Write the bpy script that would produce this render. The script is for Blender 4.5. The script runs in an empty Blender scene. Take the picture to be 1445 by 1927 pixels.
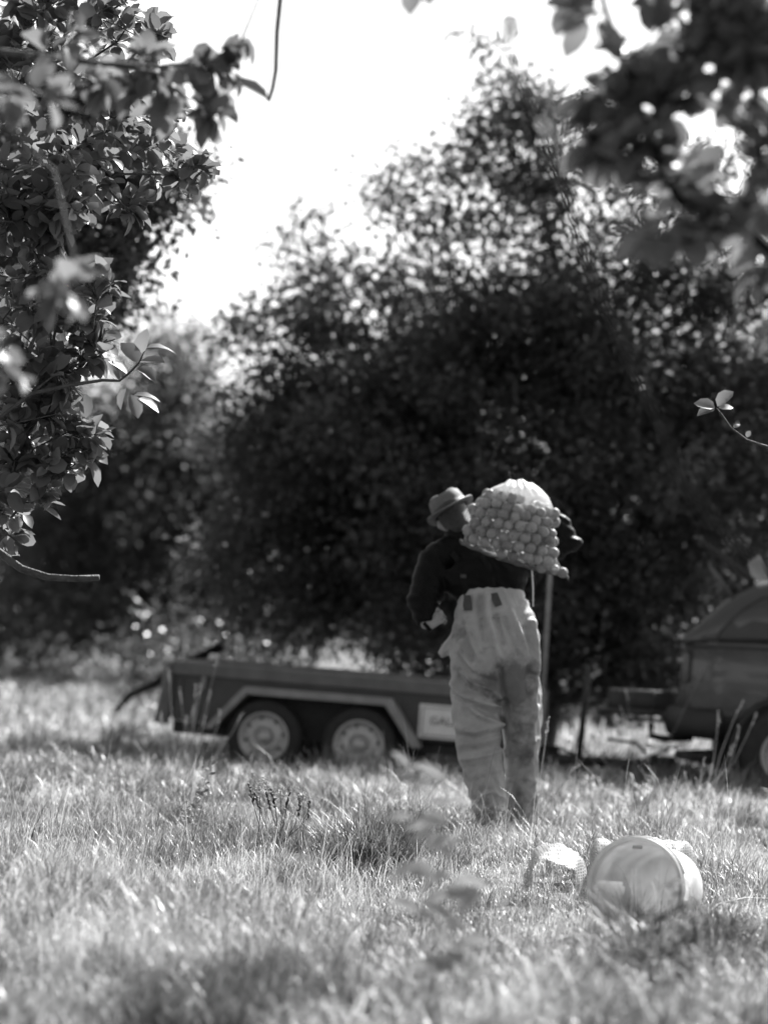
import bpy, math, random
import numpy as np
from mathutils import Vector, Matrix, Quaternion

random.seed(7)
RNG = np.random.default_rng(11)
sc = bpy.context.scene
col = sc.collection

# ------------------------------------------------------------------ camera, sky, sun, exposure
W0, H0 = 1445.0, 1927.0                  # the photograph's pixels
LENS, SENSOR = 110.0, 33.0
FPX = W0 * LENS / SENSOR
CAMH = 1.02
ROLL = math.radians(2.9)
PITCH = math.atan(220.5 / FPX)
FWD = np.array([0, math.cos(PITCH), math.sin(PITCH)])
UP0 = np.array([0, -math.sin(PITCH), math.cos(PITCH)])
X0 = np.array([1.0, 0, 0])
RIGHT = math.cos(ROLL) * X0 + math.sin(ROLL) * UP0
UPV = math.cos(ROLL) * UP0 - math.sin(ROLL) * X0
CAM = np.array([0.0, 0.0, CAMH])

cam = bpy.data.cameras.new("camera")
cam.lens = LENS
cam.sensor_width = SENSOR
cam.sensor_fit = 'HORIZONTAL'
cam.clip_start = 0.1
cam.clip_end = 2000
cam.dof.use_dof = True
cam.dof.focus_distance = 10.45
cam.dof.aperture_fstop = 2.15
cam_o = bpy.data.objects.new("camera", cam)
col.objects.link(cam_o)
cam_o.matrix_world = Matrix(((RIGHT[0], UPV[0], -FWD[0], CAM[0]),
                             (RIGHT[1], UPV[1], -FWD[1], CAM[1]),
                             (RIGHT[2], UPV[2], -FWD[2], CAM[2]),
                             (0, 0, 0, 1)))
sc.camera = cam_o

SUN_EL, SUN_AZ = math.radians(44), math.radians(28)     # behind the orchard, a little to the right
world = bpy.data.worlds.new("World")
sc.world = world
world.use_nodes = True
wn = world.node_tree.nodes
wl = world.node_tree.links
bg = wn.get("Background") or wn.new("ShaderNodeBackground")
sky = wn.new("ShaderNodeTexSky")
sky.sky_type = 'NISHITA'
sky.sun_disc = False
sky.sun_elevation = SUN_EL
sky.sun_rotation = SUN_AZ
sky.dust_density = 3.0
bw = wn.new("ShaderNodeRGBToBW")                        # black-and-white film
wl.new(sky.outputs[0], bw.inputs[0])
wl.new(bw.outputs[0], bg.inputs[0])
bg.inputs[1].default_value = 0.10
sun = bpy.data.lights.new("sun", 'SUN')
sun.energy = 5.0
sun.angle = math.radians(0.5)
sun.color = (1, 1, 1)
sun_o = bpy.data.objects.new("sun", sun)
col.objects.link(sun_o)
SDIR = Vector((math.sin(SUN_AZ) * math.cos(SUN_EL), math.cos(SUN_AZ) * math.cos(SUN_EL), math.sin(SUN_EL)))
sun_o.rotation_euler = SDIR.to_track_quat('Z', 'Y').to_euler()
sun_o.location = (5, 20, 20)

sc.view_settings.view_transform = 'Standard'
sc.view_settings.look = 'None'
sc.view_settings.exposure = 1.3
sc.view_settings.gamma = 1.0
sc.view_settings.use_curve_mapping = False
sc.render.engine = 'CYCLES'
sc.cycles.use_denoising = True
sc.cycles.max_bounces = 8
sc.cycles.transparent_max_bounces = 12
sc.cycles.sample_clamp_indirect = 6.0


def P(px, py, Y):
    """the point at world depth Y on the ray of photograph pixel (px, py)"""
    d = FWD + (px - W0 / 2) / FPX * RIGHT + (H0 / 2 - py) / FPX * UPV
    return CAM + d * (Y / d[1])


def PR(V):
    """photograph pixel of world points"""
    r = np.asarray(V) - CAM
    z = r @ FWD
    return np.stack([W0 / 2 + FPX * (r @ RIGHT) / z, H0 / 2 - FPX * (r @ UPV) / z], -1)


def sstep(a, b, x):
    t = np.clip((np.asarray(x, float) - a) / (b - a), 0, 1)
    return t * t * (3 - 2 * t)


_ph = np.random.default_rng(3).uniform(0, 6.28, (8, 3))


def wob(x, y, s=1.0):
    """smooth wavy noise about -1..1"""
    x = np.asarray(x, float) * s
    y = np.asarray(y, float) * s
    o = 0
    for k in range(6):
        a = 1.0 + k * 0.83
        th = _ph[k, 0]
        o = o + np.sin(a * (x * math.cos(th) + y * math.sin(th)) + _ph[k, 1] + 0.7 * np.sin(0.6 * a * (y - x) + _ph[k, 2])) / (1 + 0.35 * k)
    return o / 2.6


def gnd(x, y):
    x = np.asarray(x, float)
    y = np.asarray(y, float)
    h = -0.10 * sstep(14.5, 18.5, y)
    fade = np.exp(-(np.hypot(x, y - 15) / 40) ** 2)
    return h + fade * (0.028 * wob(x, y, 1.1) + 0.018 * wob(x + 9, y - 4, 2.7))


# ------------------------------------------------------------------ materials
def nodes_of(name):
    m = bpy.data.materials.new(name)
    m.use_nodes = True
    nt = m.node_tree
    nt.nodes.clear()
    out = nt.nodes.new("ShaderNodeOutputMaterial")
    return m, nt, out


def ramp(nt, fac, stops):
    r = nt.nodes.new("ShaderNodeValToRGB")
    el = r.color_ramp.elements
    el[0].position, el[1].position = stops[0][0], stops[-1][0]
    el[0].color = (stops[0][1],) * 3 + (1,)
    el[1].color = (stops[-1][1],) * 3 + (1,)
    for p, v in stops[1:-1]:
        e = el.new(p)
        e.color = (v, v, v, 1)
    nt.links.new(fac, r.inputs[0])
    return r.outputs[0]


def noise(nt, scale, detail=4, coord='Object', rough=0.55):
    tc = nt.nodes.new("ShaderNodeTexCoord")
    n = nt.nodes.new("ShaderNodeTexNoise")
    n.inputs["Scale"].default_value = scale
    n.inputs["Detail"].default_value = detail
    n.inputs["Roughness"].default_value = rough
    nt.links.new(tc.outputs[coord], n.inputs["Vector"])
    return n.outputs["Fac"]


def mat(name, lo, hi, rough=0.7, scale=6, bump=0.0, bscale=60, metal=0.0, spec=0.5, coat=0.0, transl=0.0, sheen=0.0):
    m, nt, out = nodes_of(name)
    b = nt.nodes.new("ShaderNodeBsdfPrincipled")
    c = ramp(nt, noise(nt, scale), [(0.32, lo), (0.68, hi)])
    nt.links.new(c, b.inputs["Base Color"])
    b.inputs["Roughness"].default_value = rough
    b.inputs["Metallic"].default_value = metal
    b.inputs["Specular IOR Level"].default_value = spec
    b.inputs["Coat Weight"].default_value = coat
    b.inputs["Coat Roughness"].default_value = 0.08
    if sheen:
        b.inputs["Sheen Weight"].default_value = sheen
        b.inputs["Sheen Roughness"].default_value = 0.25
    if bump:
        bp = nt.nodes.new("ShaderNodeBump")
        bp.inputs["Strength"].default_value = bump
        bp.inputs["Distance"].default_value = 0.01
        nt.links.new(noise(nt, bscale, 3), bp.inputs["Height"])
        nt.links.new(bp.outputs[0], b.inputs["Normal"])
    if transl:
        t = nt.nodes.new("ShaderNodeBsdfTranslucent")
        nt.links.new(c, t.inputs[0])
        mx = nt.nodes.new("ShaderNodeMixShader")
        mx.inputs[0].default_value = transl
        nt.links.new(b.outputs[0], mx.inputs[1])
        nt.links.new(t.outputs[0], mx.inputs[2])
        nt.links.new(mx.outputs[0], out.inputs[0])
    else:
        nt.links.new(b.outputs[0], out.inputs[0])
    return m


def leaf_mat(name, lo, hi, tr_lo, tr_hi, tfac=0.45, rough=0.4, spec=0.5, patch=0.0):
    m, nt, out = nodes_of(name)
    g = nt.nodes.new("ShaderNodeNewGeometry")
    oi = nt.nodes.new("ShaderNodeObjectInfo")
    ad = nt.nodes.new("ShaderNodeMath")
    ad.operation = 'ADD'
    nt.links.new(g.outputs["Random Per Island"], ad.inputs[0])
    nt.links.new(oi.outputs["Random"], ad.inputs[1])
    fr = nt.nodes.new("ShaderNodeMath")
    fr.operation = 'FRACT'
    nt.links.new(ad.outputs[0], fr.inputs[0])
    f = fr.outputs[0]
    if patch:
        mm = nt.nodes.new("ShaderNodeMath")
        mm.operation = 'MULTIPLY_ADD'
        nn = noise(nt, patch, 2)
        mm.inputs[1].default_value = 3.4
        mm.inputs[2].default_value = -1.75
        nt.links.new(nn, mm.inputs[0])
        a2 = nt.nodes.new("ShaderNodeMath")
        a2.use_clamp = True
        nt.links.new(mm.outputs[0], a2.inputs[0])
        nt.links.new(f, a2.inputs[1])
        f = a2.outputs[0]
    b = nt.nodes.new("ShaderNodeBsdfPrincipled")
    nt.links.new(ramp(nt, f, [(0, lo), (1, hi)]), b.inputs["Base Color"])
    b.inputs["Roughness"].default_value = rough
    b.inputs["Specular IOR Level"].default_value = spec
    t = nt.nodes.new("ShaderNodeBsdfTranslucent")
    nt.links.new(ramp(nt, f, [(0, tr_lo), (1, tr_hi)]), t.inputs[0])
    mx = nt.nodes.new("ShaderNodeMixShader")
    mx.inputs[0].default_value = tfac
    nt.links.new(b.outputs[0], mx.inputs[1])
    nt.links.new(t.outputs[0], mx.inputs[2])
    nt.links.new(mx.outputs[0], out.inputs[0])
    return m


def net_mat(name, val, cover_lo, cover_hi, scale, attr=None, dist=1.5):
    """woven net: pale threads with holes between them"""
    m, nt, out = nodes_of(name)
    b = nt.nodes.new("ShaderNodeBsdfPrincipled")
    b.inputs["Base Color"].default_value = (val, val, val, 1)
    b.inputs["Roughness"].default_value = 0.5
    t = nt.nodes.new("ShaderNodeBsdfTranslucent")
    t.inputs[0].default_value = (val, val, val, 1)
    mx = nt.nodes.new("ShaderNodeMixShader")
    mx.inputs[0].default_value = 0.4
    nt.links.new(b.outputs[0], mx.inputs[1])
    nt.links.new(t.outputs[0], mx.inputs[2])
    tr = nt.nodes.new("ShaderNodeBsdfTransparent")
    tc = nt.nodes.new("ShaderNodeTexCoord")
    fs = []
    for d in ('X', 'Z'):
        w = nt.nodes.new("ShaderNodeTexWave")
        w.wave_type = 'BANDS'
        w.bands_direction = d
        w.inputs["Scale"].default_value = scale
        w.inputs["Distortion"].default_value = dist
        w.inputs["Detail Scale"].default_value = 0.3
        nt.links.new(tc.outputs["Object"], w.inputs["Vector"])
        fs.append(w.outputs["Fac"])
    mxm = nt.nodes.new("ShaderNodeMath")
    mxm.operation = 'MAXIMUM'
    nt.links.new(fs[0], mxm.inputs[0])
    nt.links.new(fs[1], mxm.inputs[1])
    cov = ramp(nt, mxm.outputs[0], [(0.45, cover_lo), (0.95, cover_hi)])
    if attr:
        at = nt.nodes.new("ShaderNodeAttribute")
        at.attribute_name = attr
        ad = nt.nodes.new("ShaderNodeMath")
        ad.use_clamp = True
        nt.links.new(cov, ad.inputs[0])
        nt.links.new(at.outputs["Fac"], ad.inputs[1])
        cov = ad.outputs[0]
    m2 = nt.nodes.new("ShaderNodeMixShader")
    nt.links.new(cov, m2.inputs[0])
    nt.links.new(tr.outputs[0], m2.inputs[1])
    nt.links.new(mx.outputs[0], m2.inputs[2])
    nt.links.new(m2.outputs[0], out.inputs[0])
    return m


def dungaree_mat():
    """pale waxed cotton with dark wet patches on the seat and the lower legs"""
    m, nt, out = nodes_of("dungaree_cloth")
    b = nt.nodes.new("ShaderNodeBsdfPrincipled")
    base = ramp(nt, noise(nt, 9, 5), [(0.3, 0.27), (0.7, 0.39)])
    at = nt.nodes.new("ShaderNodeAttribute")
    at.attribute_name = "stain"
    n2 = noise(nt, 13, 6)
    ad = nt.nodes.new("ShaderNodeMath")
    ad.operation = 'MULTIPLY_ADD'
    nt.links.new(n2, ad.inputs[0])
    ad.inputs[1].default_value = 1.2
    nt.links.new(at.outputs["Fac"], ad.inputs[2])
    f = ramp(nt, ad.outputs[0], [(0.72, 0.0), (1.35, 0.78)])
    mx = nt.nodes.new("ShaderNodeMix")
    mx.data_type = 'RGBA'
    nt.links.new(f, mx.inputs[0])
    nt.links.new(base, mx.inputs[6])
    mx.inputs[7].default_value = (0.07, 0.07, 0.07, 1)
    nt.links.new(mx.outputs[2], b.inputs["Base Color"])
    b.inputs["Roughness"].default_value = 0.62
    bp = nt.nodes.new("ShaderNodeBump")
    bp.inputs["Strength"].default_value = 0.6
    bp.inputs["Distance"].default_value = 0.015
    nt.links.new(noise(nt, 26, 4), bp.inputs["Height"])
    nt.links.new(bp.outputs[0], b.inputs["Normal"])
    nt.links.new(b.outputs[0], out.inputs[0])
    return m


M = dict(
    soil=mat("meadow_soil", 0.05, 0.13, 0.95, 3, 0.6, 30),
    grass=leaf_mat("meadow_grass", 0.04, 0.50, 0.05, 0.58, 0.5, 0.36, 0.6, patch=1.3),
    tuft=leaf_mat("tussock_grass", 0.035, 0.12, 0.045, 0.15, 0.45, 0.42),
    straw=leaf_mat("dry_stalks", 0.28, 0.5, 0.3, 0.5, 0.35, 0.5),
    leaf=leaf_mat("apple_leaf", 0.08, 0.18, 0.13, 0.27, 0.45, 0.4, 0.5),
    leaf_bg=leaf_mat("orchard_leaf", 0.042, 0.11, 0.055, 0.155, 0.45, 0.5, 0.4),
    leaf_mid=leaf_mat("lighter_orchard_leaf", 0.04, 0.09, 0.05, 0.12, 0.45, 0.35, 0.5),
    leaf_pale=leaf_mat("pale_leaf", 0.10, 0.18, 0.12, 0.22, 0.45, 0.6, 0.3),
    weed_pale=leaf_mat("pale_weed_leaf", 0.22, 0.34, 0.3, 0.45, 0.5, 0.8, 0.1),
    weed_leaf=leaf_mat("weed_leaf", 0.05, 0.12, 0.06, 0.13, 0.4, 0.7, 0.2),
    bark=mat("bark", 0.03, 0.085, 0.85, 14, 0.8, 40),
    bark_near=mat("twig_bark", 0.03, 0.08, 0.75, 30, 0.6, 90),
    bark_dark=mat("dark_bark", 0.005, 0.011, 0.9, 30, 0.6, 90, spec=0.1),  # near-black bark of the right foreground tree and the fallen bough
    jacket=mat("dark_jacket", 0.005, 0.009, 0.5, 20, 0.25, 60, spec=0.08),
    skin=mat("skin", 0.24, 0.30, 0.5, 30, 0.2, 120),
    hair=mat("hair", 0.012, 0.03, 0.6, 60, 0.5, 200),
    hat=mat("felt_hat", 0.08, 0.125, 0.75, 18, 0.2, 90),
    band=mat("hat_band", 0.03, 0.045, 0.6, 18),
    strap=mat("strap_webbing", 0.035, 0.055, 0.6, 30, 0.3, 200),
    brace=mat("brace_webbing", 0.008, 0.014, 0.7, 30, 0.3, 200, spec=0.1),
    buckle=mat("buckle_metal", 0.04, 0.07, 0.35, 30, metal=0.8),
    boot=mat("rubber_boot", 0.015, 0.03, 0.4, 20),
    dungaree=dungaree_mat(),
    apple=None,
    net=net_mat("net_sack", 0.75, 0.02, 0.15, 75, "bunched"),
    hem=mat("net_hem", 0.12, 0.2, 0.7, 60, 0.5, 160, transl=0.3),
    edge_light=mat("edge_light_white", 0.6, 0.75, 0.6, 60),  # white of the strip that paints the jacket's sunlit edge
    weave=net_mat("weave_sack", 0.44, 0.3, 1.0, 30, None, 4.0),
    pail=mat("pail_plastic", 0.6, 0.8, 0.45, 9, 0.12, 14, transl=0.32),
    wire=mat("pail_wire", 0.3, 0.4, 0.35, 30, metal=0.8),
    steel_dark=mat("painted_steel", 0.035, 0.06, 0.5, 5, 0.1, 50),
    rail=mat("galvanised_rail", 0.085, 0.125, 0.5, 8, 0.15, 40),
    galv=mat("galvanised_guard", 0.19, 0.27, 0.45, 8, 0.1, 40),
    chassis=mat("chassis_steel", 0.02, 0.04, 0.6, 10, 0.2, 40),
    rubber=mat("tyre_rubber", 0.012, 0.024, 0.75, 20, 0.3, 60),
    rim=mat("wheel_rim", 0.36, 0.48, 0.42, 12, metal=0.3),
    lamp=mat("lamp_lens", 0.5, 0.6, 0.25, 12),
    plate=mat("sign_plate", 0.66, 0.78, 0.5, 8),
    ink=mat("sign_ink", 0.02, 0.03, 0.6, 8),
    paint=mat("car_paint", 0.03, 0.042, 0.3, 4, coat=0.8),
    glass=mat("car_glass", 0.02, 0.03, 0.08, 3, spec=0.8),
    trim=mat("car_trim", 0.012, 0.02, 0.55, 8),
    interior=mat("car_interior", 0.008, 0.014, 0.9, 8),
    wood=mat("pole_wood", 0.22, 0.34, 0.7, 12, 0.3, 40),
)


def apple_mat():
    m, nt, out = nodes_of("apple_skin")
    b = nt.nodes.new("ShaderNodeBsdfPrincipled")
    oi = nt.nodes.new("ShaderNodeObjectInfo")
    n = noise(nt, 28, 3)
    a = nt.nodes.new("ShaderNodeMath")
    a.operation = 'MULTIPLY_ADD'
    nt.links.new(n, a.inputs[0])
    a.inputs[1].default_value = 0.7
    nt.links.new(oi.outputs["Random"], a.inputs[2])
    nt.links.new(ramp(nt, a.outputs[0], [(0.2, 0.10), (1.4, 0.27)]), b.inputs["Base Color"])
    b.inputs["Roughness"].default_value = 0.55
    b.inputs["Specular IOR Level"].default_value = 0.3
    nt.links.new(b.outputs[0], out.inputs[0])
    return m


M['apple'] = apple_mat()


# ------------------------------------------------------------------ mesh helpers
def tag(o, label=None, cat=None, group=None, kind=None):
    if label:
        o["label"] = label
    if cat:
        o["category"] = cat
    if group:
        o["group"] = group
    if kind:
        o["kind"] = kind
    return o


def empty(name, loc, rot=None):
    o = bpy.data.objects.new(name, None)
    o.empty_display_size = 0.1
    o.location = tuple(float(c) for c in loc)
    if rot is not None:
        o.rotation_euler = rot
    col.objects.link(o)
    return o


def make_mesh(name, V, F, smooth=True):
    me = bpy.data.meshes.new(name)
    if isinstance(F, np.ndarray):
        n, k = F.shape
        me.vertices.add(len(V))
        me.vertices.foreach_set("co", np.ascontiguousarray(V, np.float32).ravel())
        me.loops.add(n * k)
        me.loops.foreach_set("vertex_index", np.ascontiguousarray(F, np.int32).ravel())
        me.polygons.add(n)
        me.polygons.foreach_set("loop_start", np.arange(0, n * k, k, dtype=np.int32))
        me.update(calc_edges=True)
    else:
        me.from_pydata([tuple(map(float, v)) for v in V], [], [tuple(map(int, f)) for f in F])
        me.update()
    if smooth:
        me.polygons.foreach_set("use_smooth", [True] * len(me.polygons))
    return me


def obj(name, V, F, m, parent=None, smooth=True, local=False):
    """one mesh object; V in world coordinates (moved to the parent's frame) unless local"""
    V = np.asarray(V, float)
    if parent is not None and not local:
        V = V - np.array(parent_origin(parent))
    if isinstance(V, np.ndarray) and parent is None and not local:
        org = np.array([V[:, 0].mean(), V[:, 1].mean(), V[:, 2].min()])
        me = make_mesh(name, V - org, F, smooth)
        o = bpy.data.objects.new(name, me)
        o.location = org
    else:
        me = make_mesh(name, V, F, smooth)
        o = bpy.data.objects.new(name, me)
    me.materials.append(m)
    col.objects.link(o)
    if parent is not None:
        o.parent = parent
    return o


def parent_origin(p):
    t = np.array(p.location)
    while p.parent is not None:
        p = p.parent
        t = t + np.array(p.location)
    return t


class Geo:
    """collects shapes for ONE mesh"""

    def __init__(s):
        s.V, s.F = [], []

    def add(s, V, F):
        b = len(s.V)
        s.V += [tuple(v) for v in V]
        s.F += [tuple(i + b for i in f) for f in F]
        return s

    def box(s, c, d, ax=None, bev=0.0):
        c = np.array(c, float)
        A = np.eye(3) if ax is None else np.array(ax, float)
        h = np.array(d, float) / 2
        if bev <= 0:
            V = [c + A.T @ (h * np.array(q)) for q in
                 [(-1, -1, -1), (1, -1, -1), (1, 1, -1), (-1, 1, -1), (-1, -1, 1), (1, -1, 1), (1, 1, 1), (-1, 1, 1)]]
            F = [(3, 2, 1, 0), (4, 5, 6, 7), (0, 1, 5, 4), (1, 2, 6, 5), (2, 3, 7, 6), (3, 0, 4, 7)]
            return s.add(V, F)
        b = min(bev, h.min() * 0.9)
        V, F = [], []
        ring = lambda hx, hy, z: [(hx - b, -hy, z), (hx, -hy + b, z), (hx, hy - b, z), (hx - b, hy, z), (-hx + b, hy, z), (-hx, hy - b, z), (-hx, -hy + b, z), (-hx + b, -hy, z)]
        for hx, hy, z in ((h[0] - b, h[1] - b, -h[2]), (h[0], h[1], -h[2] + b), (h[0], h[1], h[2] - b), (h[0] - b, h[1] - b, h[2])):
            V += [c + A.T @ np.array(q) for q in ring(max(hx, b), max(hy, b), z)]
        F.append(tuple(reversed(range(8))))
        for k in range(3):
            for i in range(8):
                j = (i + 1) % 8
                F.append((k * 8 + i, k * 8 + j, k * 8 + 8 + j, k * 8 + 8 + i))
        F.append(tuple(range(24, 32)))
        return s.add(V, F)

    def tube(s, pts, rads, n=8, cap=True, ref=None):
        pts = [np.array(p, float) for p in pts]
        V, F = [], []
        a_prev = None
        for i, p in enumerate(pts):
            t = pts[min(i + 1, len(pts) - 1)] - pts[max(i - 1, 0)]
            t = t / (np.linalg.norm(t) + 1e-9)
            if ref is not None:
                a = np.array(ref, float)
            else:
                a = a_prev if a_prev is not None else (np.array([1.0, 0, 0]) if abs(t[0]) < 0.8 else np.array([0, 1.0, 0]))
            a = a - t * (a @ t)
            a = a / (np.linalg.norm(a) + 1e-9)
            a_prev = a
            b = np.cross(t, a)
            r = rads[i]
            rx, ry = (r, r) if np.isscalar(r) else r
            for k in range(n):
                th = 2 * math.pi * k / n
                V.append(p + a * rx * math.cos(th) + b * ry * math.sin(th))
        m = len(pts)
        for i in range(m - 1):
            for k in range(n):
                j = (k + 1) % n
                F.append((i * n + k, i * n + j, (i + 1) * n + j, (i + 1) * n + k))
        if cap:
            F.append(tuple(reversed(range(n))))
            F.append(tuple(range((m - 1) * n, m * n)))
        return s.add(V, F)

    def lathe(s, prof, c, axis, n=32, closed=False):
        """prof: list of (radius, height along axis)"""
        c = np.array(c, float)
        ax = np.array(axis, float)
        ax /= np.linalg.norm(ax)
        a = np.array([1.0, 0, 0]) if abs(ax[0]) < 0.8 else np.array([0, 1.0, 0])
        a = a - ax * (a @ ax)
        a /= np.linalg.norm(a)
        b = np.cross(ax, a)
        V = [c + ax * h + (a * math.cos(2 * math.pi * k / n) + b * math.sin(2 * math.pi * k / n)) * r for r, h in prof for k in range(n)]
        F = []
        m = len(prof)
        for i in range(m - 1 + (1 if closed else 0)):
            i2 = (i + 1) % m
            for k in range(n):
                j = (k + 1) % n
                F.append((i * n + k, i * n + j, i2 * n + j, i2 * n + k))
        return s.add(V, F)

    def obj(s, name, m, parent=None, smooth=True, local=False):
        return obj(name, s.V, s.F, m, parent, smooth, local)


def remesh(g, voxel, smooth=4, fac=0.5):
    me = make_mesh("tmp", g.V, g.F, False)
    o = bpy.data.objects.new("tmp", me)
    col.objects.link(o)
    r = o.modifiers.new("r", 'REMESH')
    r.mode = 'VOXEL'
    r.voxel_size = voxel
    r.adaptivity = 0
    if smooth:
        s_ = o.modifiers.new("s", 'SMOOTH')
        s_.iterations = smooth
        s_.factor = fac
    dg = bpy.context.evaluated_depsgraph_get()
    dg.update()
    ev = o.evaluated_get(dg)
    nm = bpy.data.meshes.new_from_object(ev)
    V = np.empty(len(nm.vertices) * 3, np.float32)
    nm.vertices.foreach_get("co", V)
    N = np.empty(len(nm.vertices) * 3, np.float32)
    nm.vertices.foreach_get("normal", N)
    F = [tuple(p.vertices) for p in nm.polygons]
    bpy.data.objects.remove(o)
    bpy.data.meshes.remove(me)
    bpy.data.meshes.remove(nm)
    return V.reshape(-1, 3).astype(float), N.reshape(-1, 3).astype(float), F


def unit(v):
    v = np.asarray(v, float)
    return v / (np.linalg.norm(v, axis=-1, keepdims=True) + 1e-9)


# ------------------------------------------------------------------ ground
def axis_vals(a, b, near_a, near_b, fine, grow):
    v = list(np.arange(near_a, near_b, fine))
    st, x = fine, near_b
    while x < b:
        v.append(x)
        st *= grow
        x += st
    v.append(b)
    st, x = fine * grow, near_a - fine
    while x > a:
        v.append(x)
        st *= grow
        x -= st
    v.append(a)
    return np.array(sorted(v))


gx = axis_vals(-900, 900, -7, 7, 0.16, 1.35)
gy = axis_vals(-200, 1800, 2, 34, 0.16, 1.35)
GX, GY = np.meshgrid(gx, gy)
GZ = gnd(GX, GY)
nx, ny = len(gx), len(gy)
idx = np.arange(nx * ny).reshape(ny, nx)
gq = np.stack([idx[:-1, :-1], idx[:-1, 1:], idx[1:, 1:], idx[1:, :-1]], -1).reshape(-1, 4)
ground = obj("ground", np.stack([GX, GY, GZ], -1).reshape(-1, 3), gq, M['soil'], local=True)
tag(ground, "rough orchard meadow ground under the grass", kind="structure")


# ------------------------------------------------------------------ leaves and grass blades (vectorised)
def frames(D, Nn):
    D = unit(D)
    Nn = unit(Nn - D * np.sum(D * Nn, -1, keepdims=True))
    return D, np.cross(Nn, D), Nn


LT = np.array([0, .2, .5, .8, 1.0])
LW = np.array([0, .24, .33, .25, 0])


def leaf_template(fold=0.35, curl=0.25, twist=0.0):
    V = [(0, t, -curl * t * t + 0.12 * t) for t in LT]
    for sgn in (-1, 1):
        for k in (1, 2, 3):
            w = LW[k]
            t = LT[k]
            V.append((sgn * w, t - 0.03, -curl * t * t + 0.12 * t + fold * w + twist * sgn * t))
    F = [(0, 1, 5), (1, 2, 6, 5), (2, 3, 7, 6), (3, 4, 7), (1, 0, 8), (2, 1, 8, 9), (3, 2, 9, 10), (4, 3, 10)]
    tris = []
    for f in F:
        tris.append(f[:3])
        if len(f) == 4:
            tris.append((f[0], f[2], f[3]))
    return np.array(V), np.array(tris)


def leaves_mesh(pos, D, Nn, L, tmpl, widths=None):
    TV, TF = tmpl
    D, S, Nn = frames(D, Nn)
    n = len(pos)
    w = np.ones(n) if widths is None else widths
    V = (pos[:, None, :] + (TV[None, :, 0:1] * S[:, None, :] * w[:, None, None] + TV[None, :, 1:2] * D[:, None, :] + TV[None, :, 2:3] * Nn[:, None, :]) * L[:, None, None])
    F = TF[None] + (np.arange(n) * len(TV))[:, None, None]
    return V.reshape(-1, 3), F.reshape(-1, 3)


BG_LEAF = (np.array([(0, 0, 0), (-.3, .45, .1), (0, .55, 0), (.3, .45, .1), (0, 1, -.08)]),
           np.array([(0, 2, 1), (0, 3, 2), (1, 2, 4), (2, 3, 4)]))


# ------------------------------------------------------------------ trees
class Tree:
    def __init__(s, trunk, rng, step=0.25, jit=0.25, bias=0.3, tip=0.004):
        s.p, s.par, s.pl = [], [], []
        s.rng, s.step, s.jit, s.bias, s.tip = rng, step, jit, bias, tip
        s.fix = {}
        prev = -1
        for q, r in trunk:
            prev = s._line(prev, np.array(q, float)) if prev >= 0 else s._node(np.array(q, float), -1)
            s.fix[prev] = r
        s.ends = []

    def _node(s, q, par):
        s.p.append(q)
        s.par.append(par)
        s.pl.append(0 if par < 0 else s.pl[par] + np.linalg.norm(q - s.p[par]))
        return len(s.p) - 1

    def _line(s, par, q):
        a = s.p[par]
        d = q - a
        L = np.linalg.norm(d)
        n = max(1, int(L / s.step))
        for k in range(1, n + 1):
            t = k / n
            w = a + d * t
            if k < n:
                w = w + s.rng.normal(0, 1, 3) * s.jit * L / n * 0.6 + np.array([0, 0, 0.10 * L * math.sin(math.pi * t)])
            par = s._node(w, par)
        return par

    def grow(s, pts):
        P_ = np.array(pts)
        c = np.array(s.p)
        order = np.argsort([np.min(np.linalg.norm(c - q, axis=1)) for q in P_])
        for i in order:
            q = P_[i]
            A = np.array(s.p)
            cost = np.linalg.norm(A - q, axis=1) + s.bias * np.array(s.pl)
            cost[:1] += 2.0
            j = int(np.argmin(cost))
            s.ends.append(s._line(j, q))

    def chain(s, pts, ends=True, lock=False):
        A = np.array(s.p)
        cost = np.linalg.norm(A - np.array(pts[0]), axis=1) + s.bias * np.array(s.pl)
        par = s._line(int(np.argmin(cost)), np.array(pts[0]))
        st, s.step = s.step, 0.6
        jj, s.jit = s.jit, 0
        for q in pts[1:]:
            par = s._node(np.array(q, float), par)
            if lock:
                s.pl[par] += 50
            if ends:
                s.ends.append(par)
        s.step, s.jit = st, jj
        return par

    def radii(s, power=2.2):
        n = len(s.p)
        acc = np.zeros(n)
        for i in range(n - 1, -1, -1):
            if acc[i] == 0:
                acc[i] = s.tip ** power
            if s.par[i] >= 0:
                acc[s.par[i]] += acc[i]
        r = acc ** (1 / power)
        for i, v in s.fix.items():
            r[i] = max(v, r[i])
        return r

    def wood(s, n=6, rmax=None, rmul=None):
        r = s.radii()
        if rmax:
            r = np.minimum(r, rmax)
        if rmul:
            for i, v in rmul.items():
                r[i] = v
        kids = [[] for _ in s.p]
        for i, q in enumerate(s.par):
            if q >= 0:
                kids[q].append(i)
        g = Geo()
        stack = [(0, -1)]
        while stack:
            i, pa = stack.pop()
            ch, rr = ([s.p[pa]], [min(r[i], r[pa])]) if pa >= 0 else ([], [])
            while True:
                ch.append(s.p[i])
                rr.append(r[i])
                k = kids[i]
                if not k:
                    break
                k = sorted(k, key=lambda q: -r[q])
                for q in k[1:]:
                    stack.append((q, i))
                i = k[0]
            if len(ch) > 1:
                g.tube(ch, rr, n if rr[0] > 0.012 else 5)
        return g

    def end_dirs(s):
        e = np.array(s.ends)
        p = np.array(s.p)
        par = np.array(s.par)[e]
        return p[e], unit(p[e] - p[par])


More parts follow.
